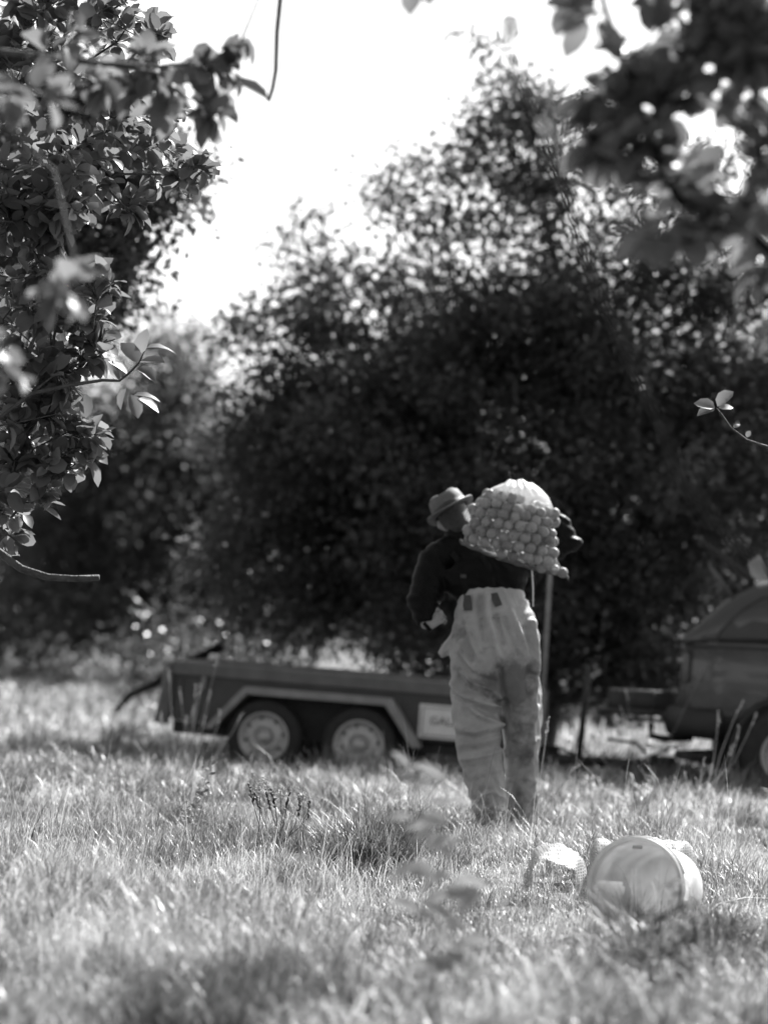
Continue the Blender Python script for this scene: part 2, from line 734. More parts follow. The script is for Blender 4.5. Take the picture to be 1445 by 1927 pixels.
def blob_pts(blobs, rng, per=None, tight=.2):
    """blobs: (px, py, Y, radius in metres, count)"""
    out = []
    for px, py, Y, r, n in blobs:
        c = P(px, py, Y)
        k = max(1, int(round(n / per))) if per else n
        u = unit(rng.normal(0, 1, (k, 3))) * (rng.uniform(0, 1, (k, 1)) ** 0.42) * r
        u[:, 1] *= 1.15
        if per:
            u = np.repeat(u, per, axis=0) + rng.normal(0, 1, (k * per, 3)) * tight * np.array([1.25, 1.25, .6])
        out.append(c + u)
    return np.concatenate(out)


def orchard_tree(name, base, trunk, blobs, label, seed, per=38, spread=0.26, lsize=(0.06, 0.10), leafm='leaf_bg', group=None, dense=1.0, upper=1.0, clump=5, tight=.17):
    rng = np.random.default_rng(seed)
    b = np.array([base[0], base[1], float(gnd(base[0], base[1]))])
    tr = [(b + np.array([0, 0, -0.1]), trunk[-1][1] * 1.35)] + [(b + np.array([dx, dy, z]), r) for dx, dy, z, r in [(t[0][0], t[0][1], t[0][2], t[1]) for t in trunk]]
    blobs = [(a, b_, c, d, int(n * (dense if b_ > 600 else upper))) for a, b_, c, d, n in blobs]
    pts = blob_pts(blobs, rng, clump, tight)
    pts = pts[pts[:, 2] > b[2] + 0.55]
    T = Tree(tr, rng, step=0.35, tip=0.006)
    T.grow(pts)
    root = empty(name, b)
    tag(root, label, "tree", group)
    T.wood(6).obj("trunk", M['bark'], root)
    E, D = T.end_dirs()
    n = len(E) * per
    i = np.repeat(np.arange(len(E)), per)
    off = rng.normal(0, 1, (n, 3))
    ol = np.linalg.norm(off, axis=1, keepdims=True)
    off = off / ol * np.minimum(ol, 1.9) * spread * np.array([1, 1, 0.8])
    pos = E[i] + off - D[i] * rng.uniform(0, 0.3, (n, 1))
    dr = unit(off + rng.normal(0, 0.25, (n, 3)) + D[i] * 0.15 + np.array([0, 0, -0.08]))
    nn = unit(rng.normal(0, 0.55, (n, 3)) + np.array([0, 0, 1.0]))
    V, F = leaves_mesh(pos, dr, nn, rng.uniform(lsize[0], lsize[1], n), BG_LEAF)
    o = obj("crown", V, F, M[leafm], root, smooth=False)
    o["kind"] = "stuff"
    return root


def Xat(px, Y):
    return float(P(px, 1180, Y)[0])


# the big orchard tree behind the trailer
Y1 = 23.5
big = [
    (948, 70, Y1, .18, 5), (960, 150, Y1, .40, 10), (925, 215, Y1, .55, 16), (830, 300, Y1, .4, 10), (1080, 220, Y1 + .2, .5, 12), (1130, 320, Y1, .6, 18), (905, 320, Y1 - .3, .7, 24), (1010, 300, Y1 + .4, .8, 24),
    (800, 420, Y1, .65, 26), (735, 360, Y1, .35, 8), (900, 470, Y1 + .5, .8, 24), (1070, 460, Y1, .9, 30), (1180, 400, Y1 - .3, 1.0, 40), (1300, 430, Y1, 1.1, 55),
    (1440, 480, Y1, 1.1, 50), (620, 500, Y1, .65, 26), (560, 470, Y1 + .2, .35, 9), (690, 590, Y1, .8, 46), (530, 600, Y1, .45, 18), (480, 620, Y1, .25, 8),
    (820, 690, Y1, 1.1, 80), (950, 640, Y1 - .4, 1.0, 60), (1120, 640, Y1, 1.2, 90), (1290, 650, Y1, 1.2, 80), (1440, 640, Y1 + .2, .9, 26),
    (620, 780, Y1, 1.1, 85), (510, 800, Y1, .6, 34), (800, 900, Y1 - .5, 1.4, 120), (1000, 880, Y1 - .5, 1.4, 120), (1200, 880, Y1 - .3, 1.4, 110), (1390, 860, Y1, 1.1, 50),
    (560, 950, Y1, 1.0, 70), (700, 1060, Y1 - .4, 1.2, 90), (900, 1100, Y1 - .4, 1.2, 90), (1100, 1090, Y1 - .3, 1.2, 90), (1300, 1080, Y1, 1.2, 80), (520, 1090, Y1, .8, 40),
    (1500, 1000, Y1, 1.4, 60), (1600, 800, Y1, 1.5, 60), (1620, 560, Y1, 1.3, 50),
    (640, 1180, Y1, .5, 14), (800, 1195, Y1, .5, 16), (960, 1190, Y1, .5, 14), (1200, 1190, Y1, .5, 14),
]
orchard_tree("apple_tree", (Xat(1020, Y1), Y1), [((0.0, 0, 0.9), .17), ((0.1, 0.1, 1.7), .15), ((.15, 0.1, 2.6), .11), ((.05, 0, 3.6), .07), ((-.1, 0, 4.8), .04)], big,
             "tall wide apple tree spreading behind the trailer and the man", 21, per=46, spread=.15, dense=1.65, upper=.8, clump=4, tight=.16)

# the lower tree further off on the left
Y2 = 42.0
left_far = [
    (300, 640, Y2, .5, 18), (330, 720, Y2, .8, 34), (250, 740, Y2, .8, 34), (380, 800, Y2, .8, 40), (200, 850, Y2, 1.1, 60), (310, 860, Y2 - .4, 1.2, 80), (430, 870, Y2, .8, 46),
    (140, 960, Y2, 1.2, 70), (260, 1000, Y2 - .4, 1.4, 90), (390, 1000, Y2, 1.2, 80), (480, 960, Y2, .9, 40), (80, 1080, Y2, 1.2, 60), (200, 1120, Y2, 1.3, 70), (340, 1120, Y2, 1.3, 70), (460, 1120, Y2, 1.1, 50),
    (60, 850, Y2, 1.1, 40), (240, 1200, Y2, .8, 26), (100, 1190, Y2, .8, 22), (400, 1200, Y2, .8, 26), (10, 980, Y2, 1.2, 40),
]
orchard_tree("apple_tree", (Xat(262, Y2), Y2), [((0, 0, 1.0), .17), ((.1, 0, 2.2), .13), ((.1, .1, 3.6), .07)], left_far,
             "rounded apple tree beyond the sunlit grass strip left of the trailer", 22, per=44, spread=.3, lsize=(.08, .13), dense=1.3, leafm='leaf_bg', clump=5, tight=.26)

# dark tree between the near leaves and the far trees
Y3 = 17.5
mid_left = [
    (300, 270, Y3, .32, 22), (320, 380, Y3, .3, 20), (240, 330, Y3, .45, 36), (230, 440, Y3, .35, 24), (180, 250, Y3, .5, 30), (120, 350, Y3, .7, 46), (225, 520, Y3, .22, 12),
    (100, 200, Y3, .6, 30), (60, 480, Y3, .7, 40), (150, 560, Y3, .4, 22), (170, 100, Y3, .5, 18), (0, 300, Y3, .9, 40), (-120, 400, Y3, 1.1, 60), (-250, 200, Y3, 1.2, 60), (-50, 620, Y3, .7, 30), (-250, 560, Y3, 1.0, 40), (-400, 400, Y3, 1.1, 40),
]
orchard_tree("apple_tree", (Xat(-260, Y3), Y3), [((0, 0, 1.0), .14), ((.1, 0, 1.9), .11), ((.2, 0, 2.8), .07)], mid_left,
             "apple tree half hidden behind the sharp leaves hanging on the left", 23, per=32, spread=.12, lsize=(.06, .1), clump=4, tight=.12)

# a row further back closes the orchard
row = [
    (6, 46, 5.0, "leafy tree in the back row at the left edge, dark trunk showing"),
    (590, 50, 5.6, "leafy tree in the back row, between the rounded tree and the wide tree"),
    (850, 47, 7.0, "leafy tree in the back row, behind the man's hat"),
    (1120, 50, 7.3, "leafy tree in the back row, behind the trailer's drawbar"),
    (1400, 44, 6.6, "leafy tree in the back row, above the parked car"),
]
for k, (px, Y, h, lab) in enumerate(row):
    rng = np.random.default_rng(60 + k)
    bl = []
    for q in range(26):
        t = rng.uniform(0, 1)
        zz = 0.9 + t * (h - 1.2)
        rr = 1.25 * (1 - .45 * t)
        py = float(PR([[Xat(px, Y), Y, zz]])[0][1])
        bl.append((px + rng.normal(0, 95) * (1.1 - .55 * t), py, Y + rng.normal(0, .8), rr, int(38 * rr)))
    orchard_tree("apple_tree", (Xat(px, Y), Y), [((0, 0, 1.0), .17), ((.1, 0, 2.0), .12), ((0, .1, 3.4), .07)], bl, lab, 80 + k, per=34, spread=.3, clump=4, tight=.3, lsize=(.1, .15),
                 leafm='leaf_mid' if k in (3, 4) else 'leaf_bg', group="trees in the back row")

# low shrubs behind the trailer that catch the sun
shrubs = [
    (1060, 1290, 33, .55, "sunlit bush behind the trailer's drawbar, beside the jockey post"),
    (1130, 1330, 31, .4, "small sunlit bush between the jockey post and the car"),
    (480, 1235, 33, .6, "sunlit bush showing above the middle of the trailer's side rail"),
    (330, 1225, 34, .55, "sunlit bush showing above the trailer's rear corner lamp"),
    (740, 985, 23.2, .38, None),
    (60, 1230, 44, .6, "low bush at the far end of the sunlit grass strip"),
]
for k, (px, py, Y, r, lab) in enumerate(shrubs):
    if lab is None:
        continue
    rng = np.random.default_rng(300 + k)
    c = P(px, py, Y)
    b = np.array([c[0], Y, float(gnd(c[0], Y))])
    root = empty("bush", b)
    tag(root, lab, "bush", "sunlit bushes behind the trailer")
    T = Tree([(b + (0, 0, -.05), .03), (b + (0, 0, .25), .025)], rng, step=.3)
    zc = max(c[2] - b[2], .4)
    pts = np.array([b + np.array([rng.normal(0, r * .8), rng.normal(0, r * .6), abs(rng.normal(zc * .7, zc * .42)) + .1]) for _ in range(40)])
    T.grow(pts)
    T.wood(5).obj("stem", M['bark'], root)
    E, D = T.end_dirs()
    i = np.repeat(np.arange(len(E)), 40)
    n = len(i)
    off = rng.normal(0, .16, (n, 3))
    V, F = leaves_mesh(E[i] + off, unit(off + rng.normal(0, .05, (n, 3))), unit(rng.normal(0, .6, (n, 3)) + (0, 0, 1)), rng.uniform(.06, .12, n), BG_LEAF)
    o = obj("foliage", V, F, M['leaf_pale' if k < 2 else 'leaf_mid'], root, smooth=False)
    o["kind"] = "stuff"


# ------------------------------------------------------------------ near trees, leaf by leaf
LEAF_T = [leaf_template(.35, .25), leaf_template(.15, .45), leaf_template(.5, .05), leaf_template(.3, -.15, .12), leaf_template(.25, .6, -.1), leaf_template(.6, .3, .06)]
LEAF_ME = []


def shared_leaf(k):
    if not LEAF_ME:
        for TV, TF in LEAF_T:
            me = make_mesh("leaf", TV, TF, True)
            me.materials.append(M['leaf'])
            LEAF_ME.append(me)
    return LEAF_ME[k]


def spur_leaves(E, D, rng, nl=(5, 8), L=(.075, .115), up=.25):
    pos, dr, nn, ln = [], [], [], []
    for e, d in zip(E, D):
        for q in range(rng.integers(nl[0], nl[1] + 1)):
            th = q * 2.4 + rng.uniform(-.5, .5)
            a = unit(np.cross(d, rng.normal(0, 1, 3)))
            b = np.cross(d, a)
            side = a * math.cos(th) + b * math.sin(th)
            t = rng.uniform(0, 1)
            dd = unit(d * rng.uniform(.1, .8) + side * rng.uniform(.6, 1.1) + np.array([0, 0, rng.uniform(-.35, up)]))
            pos.append(e - d * t * .07 + dd * .012)
            dr.append(dd)
            nn.append(unit(np.array([0, 0, 1.0]) + d * .3 + rng.normal(0, .5, 3)))
            ln.append(rng.uniform(*L) * (1 - .25 * (q % 3 == 2)))
    return np.array(pos), np.array(dr), np.array(nn), np.array(ln)


def near_tree(name, trunk, chains, blobs, label, seed, keep, nl=(5, 8), L=(.075, .115), bark='bark_near', extra=None):
    rng = np.random.default_rng(seed)
    b = np.array([trunk[0][0][0], trunk[0][0][1], float(gnd(trunk[0][0][0], trunk[0][0][1]))])
    T = Tree([((b[0], b[1], b[2] - .1), trunk[0][1] * 1.3)] + trunk, rng, step=.2, jit=.3, tip=.0027)
    fixed = {}
    for c, r0, r1, leafy, *lk in chains:
        T.chain(c, leafy, bool(lk))
        k = len(c)
        for q in range(k):
            fixed[len(T.p) - k + q] = r0 + (r1 - r0) * q / max(1, k - 1)
    T.grow(blob_pts(blobs, rng))
    T.fix.update({})
    root = empty(name, b)
    tag(root, label, "tree")
    T.wood(7, rmul=fixed).obj("trunk", M[bark], root)
    E, D = T.end_dirs()
    pos, dr, nn, ln = spur_leaves(E, D, rng, nl, L)
    if extra is not None:
        for (q, d, n, l) in extra:
            pos = np.vstack([pos, q])
            dr = np.vstack([dr, unit(d)])
            nn = np.vstack([nn, unit(n)])
            ln = np.append(ln, l)
    px = PR(pos + dr * ln[:, None] * .5)
    inside = (px[:, 0] > -20) & (px[:, 0] < W0 + 20) & (px[:, 1] > -20) & (px[:, 1] < H0)
    dist = pos[:, 1]
    score = np.where(inside, ln / dist, 0)
    order = np.argsort(-score)
    solo = [i for i in order[:keep] if score[i] > 0]
    Dn, S, Nn = frames(dr, nn)
    for i in solo:
        o = bpy.data.objects.new("leaf", shared_leaf(int(rng.integers(0, len(LEAF_T)))))
        col.objects.link(o)
        o.parent = root
        s = ln[i]
        w = rng.uniform(.85, 1.2)
        m = Matrix(((S[i][0] * s * w, Dn[i][0] * s, Nn[i][0] * s, pos[i][0] - b[0]),
                    (S[i][1] * s * w, Dn[i][1] * s, Nn[i][1] * s, pos[i][1] - b[1]),
                    (S[i][2] * s * w, Dn[i][2] * s, Nn[i][2] * s, pos[i][2] - b[2]), (0, 0, 0, 1)))
        o.matrix_local = m
    rest = np.ones(len(pos), bool)
    rest[solo] = False
    ids = np.where(rest)[0]
    if len(ids):
        Vs, Fs, nb = [], [], 0
        for k, tm in enumerate(LEAF_T):
            s_ = ids[k::len(LEAF_T)]
            if len(s_) == 0:
                continue
            V, F = leaves_mesh(pos[s_], dr[s_], nn[s_], ln[s_], tm, rng.uniform(.85, 1.2, len(s_)))
            Vs.append(V)
            Fs.append(F + nb)
            nb += len(V)
        o = obj("foliage", np.concatenate(Vs), np.concatenate(Fs), M['leaf'], root)
        o["kind"] = "stuff"
    return root


def C(Y, *pp):
    return [P(x, y, Y + (0 if len(r) == 0 else r[0])) for x, y, *r in pp]


YL = 10.1
bl = []
for (px, py, r, n, Y) in [
    (40, 60, .20, 16, YL), (150, 40, .20, 14, YL), (250, 50, .16, 9, YL), (90, 150, .22, 20, YL), (200, 170, .18, 14, YL), (310, 60, .10, 4, YL),
    (310, 220, .10, 6, YL), (350, 320, .09, 7, YL), (290, 300, .12, 8, YL + .4), (50, 250, .2, 16, YL + .3), (150, 290, .18, 14, YL), (240, 250, .14, 10, YL + .3),
    (60, 370, .19, 16, YL), (160, 370, .15, 12, YL - .2), (230, 380, .1, 6, YL + .3), (110, 420, .14, 10, YL - .1), (40, 470, .17, 13, YL), (120, 510, .14, 10, YL), (180, 530, .07, 6, YL - .2),
    (40, 570, .17, 14, YL), (120, 600, .14, 12, YL), (185, 590, .06, 4, YL), (50, 660, .18, 16, YL), (130, 690, .14, 14, YL), (175, 650, .07, 5, YL),
    (40, 760, .17, 16, YL), (120, 770, .13, 12, YL), (170, 830, .08, 8, YL), (60, 840, .16, 14, YL), (120, 870, .09, 7, YL), (20, 900, .12, 10, YL), (80, 925, .06, 4, YL),
    (20, 960, .07, 3, YL + .3), (30, 1015, .05, 2, YL + .9),
    (-120, 100, .4, 26, YL), (-130, 400, .4, 26, YL), (-120, 700, .35, 22, YL), (-330, 250, .5, 26, YL + .3), (-350, 600, .5, 24, YL), (-200, -150, .5, 24, YL), (100, -120, .3, 16, YL), (-520, 420, .5, 20, YL), (250, -150, .25, 8, YL),
    (45, 195, .07, 3, 6.2), (95, 540, .07, 3, 6.0), (10, 690, .05, 2, 6.0), (150, 100, .10, 4, 7.0), (240, 130, .12, 4, 7.4), (310, 130, .08, 3, 7.4), (300, 190, .07, 2, 7.4),
    (395, 120, .04, 3, 7.2), (400, 200, .05, 4, 7.2), (440, 110, .03, 2, 7.2),
]:
    bl.append((px, py, Y, r, n))
chains = [
    (C(YL, (-160, 990), (-60, 1010), (0, 1040), (40, 1070), (90, 1086), (140, 1089), (187, 1087)), .020, .0125, False, 1),
    (C(YL, (-60, 940), (-10, 1035), (20, 1048), (37, 1046)), .010, .005, False, 1),
    (C(YL - .2, (60, 740), (130, 725), (192, 715), (225, 716), (245, 700), (262, 682), (272, 660)), .009, .003, False, 1),
    ([P(-420, 150, 9.3), P(-320, 130, 8.4), P(-220, 110, 7.4), P(-120, 130, 6.4), P(-60, 180, 6.0)], .03, .012, False),
    ([P(-220, 110, 7.4), P(-60, 90, 7.2), P(80, 105, 7.1), P(200, 120, 7.1), P(300, 125, 7.1), P(380, 115, 7.2), (P(450, 85, 7.2))], .013, .004, False),
    (C(7.2, (640, -420), (560, -160), (530, -30), (521, 60), (519, 130), (513, 165), (505, 190)), .010, .0065, False, 1),
    (C(YL, (-60, 380), (0, 385), (40, 400), (75, 398), (105, 375)), .013, .005, True),
    (C(YL, (20, 190), (100, 178), (160, 180), (215, 165), (240, 150)), .010, .004, True),
    (C(YL, (-20, 960), (20, 975), (45, 945), (75, 905)), .009, .004, True),
]
tipl = []
for (x, y, ux, uy, l) in [(262, 682, -.5, -1, .10), (268, 665, .1, -1, .10), (275, 655, 1, -.25, .105), (262, 682, 1, .1, .11), (255, 695, 1, .45, .10), (240, 705, -.9, -.8, .09), (232, 714, -.2, -1, .09),
                          (250, 745, 1, -.2, .10), (258, 750, 1, .5, .10), (245, 742, .3, 1, .10), (238, 730, -.2, 1, .09), (225, 716, -.7, -.7, .08)]:
    e = P(x, y, YL - .2)
    d = RIGHT * ux - UPV * uy + FWD * random.uniform(-.35, .2)
    tipl.append((e, d, np.array([random.uniform(-.4, .4), -.5, 1.0]), l))
e = P(505, 188, 7.2)
tipl.append((e, -RIGHT * 1 + UPV * .45, np.array([0, -.6, 1.0]), .12))
near_tree("apple_tree", [((-2.25, 10.2, .9), .13), ((-2.2, 10.1, 1.6), .11), ((-2.05, 9.9, 2.3), .075), ((-1.95, 9.8, 3.1), .045)], chains, bl,
          "near apple tree on the left with sharp drooping leaves and a sawn-off bare branch", 5, 300, nl=(6, 9), L=(.06, .10), extra=tipl)

YR = 5.9
br = []
for (px, py, r, n, Y) in [
    (1290, 40, .07, 4, YR), (1380, 60, .09, 7, YR), (1440, 120, .07, 4, YR), (1190, 120, .05, 3, YR), (1250, 110, .05, 3, YR + .2), (1330, 110, .06, 4, YR), (1090, 30, .03, 1, YR),
    (1160, 215, .05, 3, YR), (1100, 195, .03, 1, YR), (1230, 200, .06, 4, YR), (1105, 275, .03, 2, YR), (1170, 290, .05, 3, YR), (1280, 210, .05, 3, YR), (1400, 200, .05, 2, YR + .3),
    (1250, 290, .05, 3, YR), (1330, 330, .06, 3, YR + .3), (1420, 290, .06, 3, YR), (1390, 390, .06, 4, YR), (1300, 440, .05, 2, YR), (1230, 450, .03, 1, YR - .2), (1430, 470, .06, 4, YR + .2), (1340, 400, .05, 2, YR),
    (1560, 100, .25, 14, YR), (1620, 350, .25, 14, YR), (1550, -120, .25, 12, YR), (1250, -140, .2, 8, YR), (800, -45, .03, 1, YR), (880, -42, .03, 2, YR), (960, -55, .02, 1, YR), (1080, -70, .05, 2, YR), (1780, 200, .3, 14, YR),
]:
    br.append((px, py, Y, r, n))
YB = 4.0
chains = [
    (C(YR, (1640, 640), (1520, 520), (1445, 468), (1400, 430), (1330, 405), (1285, 385), (1252, 335), (1225, 260), (1200, 190), (1172, 110), (1140, 20), (1110, -90)), .013, .0065, False),
    (C(YB, (1560, 1130), (1430, 1065), (1340, 985), (1280, 900), (1225, 770), (1165, 650), (1120, 530), (1080, 420), (1045, 310), (1005, 215), (968, 130), (950, 60)), .0075, .005, False, 1),
    (C(YR, (1110, -90), (1000, -110), (880, -70), (800, -60)), .005, .003, False),
]
rl = []
for (x, y, ux, uy, l, Y) in [(1050, 390, -1, .1, .04, YB), (960, 80, .2, -1, .05, YB), (1008, 230, .9, .5, .05, YB), (1240, 430, -1, .4, .12, YR - .1), (1265, 425, -.2, 1, .10, YR - .1), (1130, 30, -.9, -.3, .11, YR),
                             (1150, 190, -1, .35, .12, YR), (1165, 225, -1, .25, .12, YR), (1190, 280, -1, .25, .13, YR), (1215, 250, .7, 1, .1, YR), (1230, 290, .9, .2, .11, YR), (1080, 0, -.4, .9, .1, YR)]:
    rl.append((P(x, y, Y), RIGHT * ux - UPV * uy + FWD * random.uniform(-.2, .2), np.array([random.uniform(-.3, .3), random.uniform(-.9, -.2), 1.0]), l))
near_tree("apple_tree", [((1.95, 5.6, .6), .11), ((1.85, 5.6, 1.2), .09), ((1.75, 5.7, 1.8), .06), ((1.7, 5.8, 2.4), .04)], chains, br,
          "blurred apple tree on the right whose dark leafy boughs hang over the foreground", 6, 300, nl=(5, 7), L=(.075, .11), bark='bark_dark', extra=rl)

# the little sharp twig on the right, from a young tree beside the frame
YT = 10.0
tl = []
for (x, y, ux, uy, l) in [(1345, 768, -1, -.35, .085), (1345, 770, -1, .25, .075), (1350, 765, .8, -.9, .09), (1352, 768, .9, -.25, .06), (1380, 805, .9, -.8, .03), (1405, 823, .6, -1, .03)]:
    tl.append((P(x, y, YT), RIGHT * ux - UPV * uy + FWD * random.uniform(-.2, .2), np.array([0, -.8, .8]), l))
near_tree("apple_tree", [((2.5, 10.4, .7), .05), ((2.45, 10.3, 1.3), .04), ((2.4, 10.3, 2.0), .03)],
          [(C(YT, (1660, 880), (1540, 862), (1445, 841), (1405, 828), (1375, 805), (1358, 780), (1348, 768)), .007, .0028, False)],
          [(1800, 500, 10.3, .35, 20), (1750, 750, 10.3, .3, 14), (1900, 650, 10.4, .4, 20)],
          "young tree at the right whose thin pale twig ends in three small leaves", 8, 60, nl=(5, 7), L=(.06, .1), extra=tl)


# ------------------------------------------------------------------ grass
def blades(n, Yr, rng, h, w, arch, per=22, rad=.035, seg=3, dens=None):
    """n blades in tufts of about `per`, each tuft leaning outward from its middle"""
    y0, y1 = Yr
    k = max(1, n // per)
    CY = np.sqrt(y0 ** 2 + rng.uniform(0, 1, k) * (y1 ** 2 - y0 ** 2))
    CX = rng.uniform(-1, 1, k) * (CY * .162 + .5)
    if dens is not None:
        q = rng.uniform(0, 1, k) < dens(CX, CY)
        CX, CY = CX[q], CY[q]
    k = len(CX)
    sz = rng.uniform(.45, 1.35, k)
    i = np.repeat(np.arange(k), per)
    m = len(i)
    a = rng.uniform(0, 2 * math.pi, m)
    r = np.abs(rng.normal(0, 1, m)) * rad * sz[i]
    X, Y = CX[i] + r * np.cos(a), CY[i] + r * np.sin(a)
    comb = 2.2 * wob(CX + 4, CY, 1.3)[i]
    lean = np.where(rng.uniform(0, 1, m) < .55, a + rng.normal(0, .7, m), comb + rng.normal(0, 1.0, m))
    return blades_at(X, Y, rng, h, w, arch, seg, lean=lean, scale=sz[i] * .7 + .35)


def blades_at(X, Y, rng, h, w, arch, seg=3, lean=None, patch=True, scale=1.0):
    n = len(X)
    Z = gnd(X, Y) - .01
    hh = rng.uniform(h[0], h[1], n) * scale
    if patch:
        hh = hh * (.95 + .5 * wob(X, Y, 1.9) + .35 * wob(X - 3, Y + 5, 6.0)) * (1 + .2 * np.exp(-((Y - 18.3) / .8) ** 2)) * (1 - .55 * np.exp(-((X - 1.0) / .75) ** 2 - ((Y - 9.6) / 1.3) ** 2))
    hh = np.clip(hh, h[0] * .4, None)
    ww = rng.uniform(w[0], w[1], n)
    th = rng.uniform(0, 2 * math.pi, n) if lean is None else lean
    if patch and lean is None:
        th = th * .85 + 1.5 * wob(X + 4, Y, 1.6)
    d = np.stack([np.cos(th), np.sin(th), 0 * th], -1)
    s = np.stack([-np.sin(th), np.cos(th), 0 * th], -1)
    a = rng.uniform(arch[0], arch[1], n)
    b0 = rng.uniform(0, .45, n)
    base = np.stack([X, Y, Z], -1)
    ring = []
    p = base.copy()
    ang = b0.copy()
    for k in range(seg):
        wk = ww * (1 - .12 * k) if k < seg else 0
        ring.append(p - s * wk[:, None] / 2)
        ring.append(p + s * wk[:, None] / 2)
        step = hh / seg
        p = p + d * (np.sin(ang) * step)[:, None] + np.array([0, 0, 1.0]) * (np.cos(ang) * step)[:, None]
        ang = ang + a / seg * (1 + k * .5)
    ring.append(p)
    V = np.stack(ring, 1)
    m = V.shape[1]
    f = []
    for k in range(seg - 1):
        f += [(2 * k, 2 * k + 1, 2 * k + 3), (2 * k, 2 * k + 3, 2 * k + 2)]
    f.append((2 * seg - 2, 2 * seg - 1, 2 * seg))
    F = np.array(f)[None] + (np.arange(n) * m)[:, None, None]
    return V.reshape(-1, 3), F.reshape(-1, 3)


def joined(parts):
    Vs, Fs, nb = [], [], 0
    for V, F in parts:
        Vs.append(V)
        Fs.append(F + nb)
        nb += len(V)
    return np.concatenate(Vs), np.concatenate(Fs)


def gdens(X, Y):
    return np.clip(.75 + .45 * wob(X, Y, 2.0) + .4 * wob(X + 7, Y - 2, 6.5), .08, 1)


r_ = np.random.default_rng(101)
meadow = joined([
    blades(150000, (6.0, 13), r_, (.06, .20), (.0014, .0034), (.5, 3.0), 24, .03, 3, gdens),
    blades(26000, (6.0, 13), r_, (.14, .30), (.0012, .0026), (1.2, 4.0), 10, .04, 4, gdens),
    blades(16000, (6.0, 8.4), r_, (.12, .30), (.003, .006), (.8, 3.4), 14, .04, 4, gdens),
    blades(5000, (6.0, 13), r_, (.2, .38), (.0014, .0024), (.1, 1.2), 5, .03, 4),
    blades(95000, (13, 21), r_, (.08, .22), (.0034, .0065), (.6, 3.0), 22, .05, 3, gdens),
    blades(50000, (21, 50), r_, (.10, .26), (.010, .02), (.4, 2.4), 20, .1, 3),
])
print("grass tris", len(meadow[1]))
g_o = obj("meadow_grass", meadow[0], meadow[1], M['grass'], None, False, local=True)
dens2 = lambda X, Y: np.clip(1.5 * wob(X * 1.0 + 2, Y - 6, 2.6) + .9 * wob(X - 5, Y + 1, 7.0) + .03, 0, 1)
r_ = np.random.default_rng(202)
green = joined([
    blades(16000, (6.0, 8.4), r_, (.12, .30), (.003, .006), (.5, 2.6), 40, .06, 4, dens2),
    blades(60000, (6.0, 13), r_, (.10, .26), (.002, .0042), (.4, 2.4), 40, .055, 4, dens2),
    blades(30000, (13, 20), r_, (.10, .24), (.004, .007), (.4, 2.4), 34, .07, 3, dens2),
])
g2_o = obj("green_grass", green[0], green[1], M['tuft'], None, False, local=True)
tag(g2_o, "darker green grass growing in patches through the pale meadow", "grass", kind="stuff")
tag(g_o, "long pale rough grass covering the whole orchard meadow", "grass", kind="stuff")


def tussock(px, py, n, rad, h, label, seed, m='tuft', w=(.003, .0065)):
    """dense tuft whose foot shows at pixel (px, py) on the ground"""
    rng = np.random.default_rng(seed)
    Y = 10.0
    for _ in range(12):
        z = float(gnd(P(px, py, Y)[0], Y))
        d = P(px, py, 1.0) - CAM
        Y = (z - CAMH) / d[2]
    c = P(px, py, Y)
    a = rng.uniform(0, 2 * math.pi, n)
    rr = rad * np.sqrt(rng.uniform(0, 1, n))
    X = c[0] + rr * np.cos(a)
    YY = c[1] + rr * np.sin(a) * .8
    V, F = blades_at(X, YY, rng, h, w, (.3, 1.7), 4, lean=a + rng.normal(0, .6, n), patch=False)
    o = obj("grass_tussock", V, F, M[m], None, False)
    tag(o, label, "grass tuft", "dark grass tufts in the meadow")
    return c


tussock(690, 1640, 900, .20, (.16, .34), "broad dark grass tuft left of the man's feet, the largest in the meadow", 1)
tussock(540, 1665, 420, .10, (.06, .14), "small low dark grass tuft just left of the broad tuft", 2)
tussock(370, 1765, 800, .16, (.12, .26), "dark grass tuft in the near meadow below the dry brown seed heads", 3)
tussock(160, 1578, 420, .14, (.06, .13), "low dark grass tuft near the left border, behind the near tufts", 4)
tussock(270, 1640, 420, .12, (.08, .18), "dark grass tuft below the leafy seedling", 5)
tussock(120, 1740, 600, .16, (.1, .24), "dark grass tuft at the left of the near meadow", 6)
tussock(1000, 1880, 500, .14, (.08, .2), "dark grass tuft in front of the pail, low in the near meadow", 7)
tussock(1235, 1900, 620, .13, (.18, .44), "blurred dark grass tuft in front of the pail's rim", 8)
tussock(320, 1910, 420, .13, (.08, .22), "blurred dark grass tuft at the near edge of the meadow", 9)


tussock(1240, 1482, 700, .3, (.16, .34), "pale grass mound in front of the car's tow bar", 11, 'grass', (.005, .010))
tussock(1370, 1508, 900, .34, (.2, .42), "pale tall grass mound in front of the car's rear wheel", 12, 'grass', (.005, .010))


def ground_pt(px, py):
    Y = 10.0
    for _ in range(12):
        z = float(gnd(P(px, py, Y)[0], Y))
        d = P(px, py, 1.0) - CAM
        Y = (z - CAMH) / d[2]
    return P(px, py, Y)


# ------------------------------------------------------------------ trailer
TA, TB = P(303, 1365, 19.6), P(985, 1385, 19.15)
tdir = unit(np.array([TB[0] - TA[0], TB[1] - TA[1], 0]))
TL = float(np.hypot(TB[0] - TA[0], TB[1] - TA[1]))
tyaw = math.atan2(tdir[1], tdir[0])
trailer = empty("trailer", (TA[0], TA[1], -.105), (0, math.radians(1.5), tyaw))
tag(trailer, "low grey two-axle box trailer parked in the tree's shade behind the man", "trailer")
# local axes: x to the drawbar, y away from the viewer, z up
TW = 1.45
ZB, ZT = .345, .80


def tpart(g, name, m, parent=None, smooth=False):
    o = g.obj(name, m, parent or trailer, smooth, True)
    return o


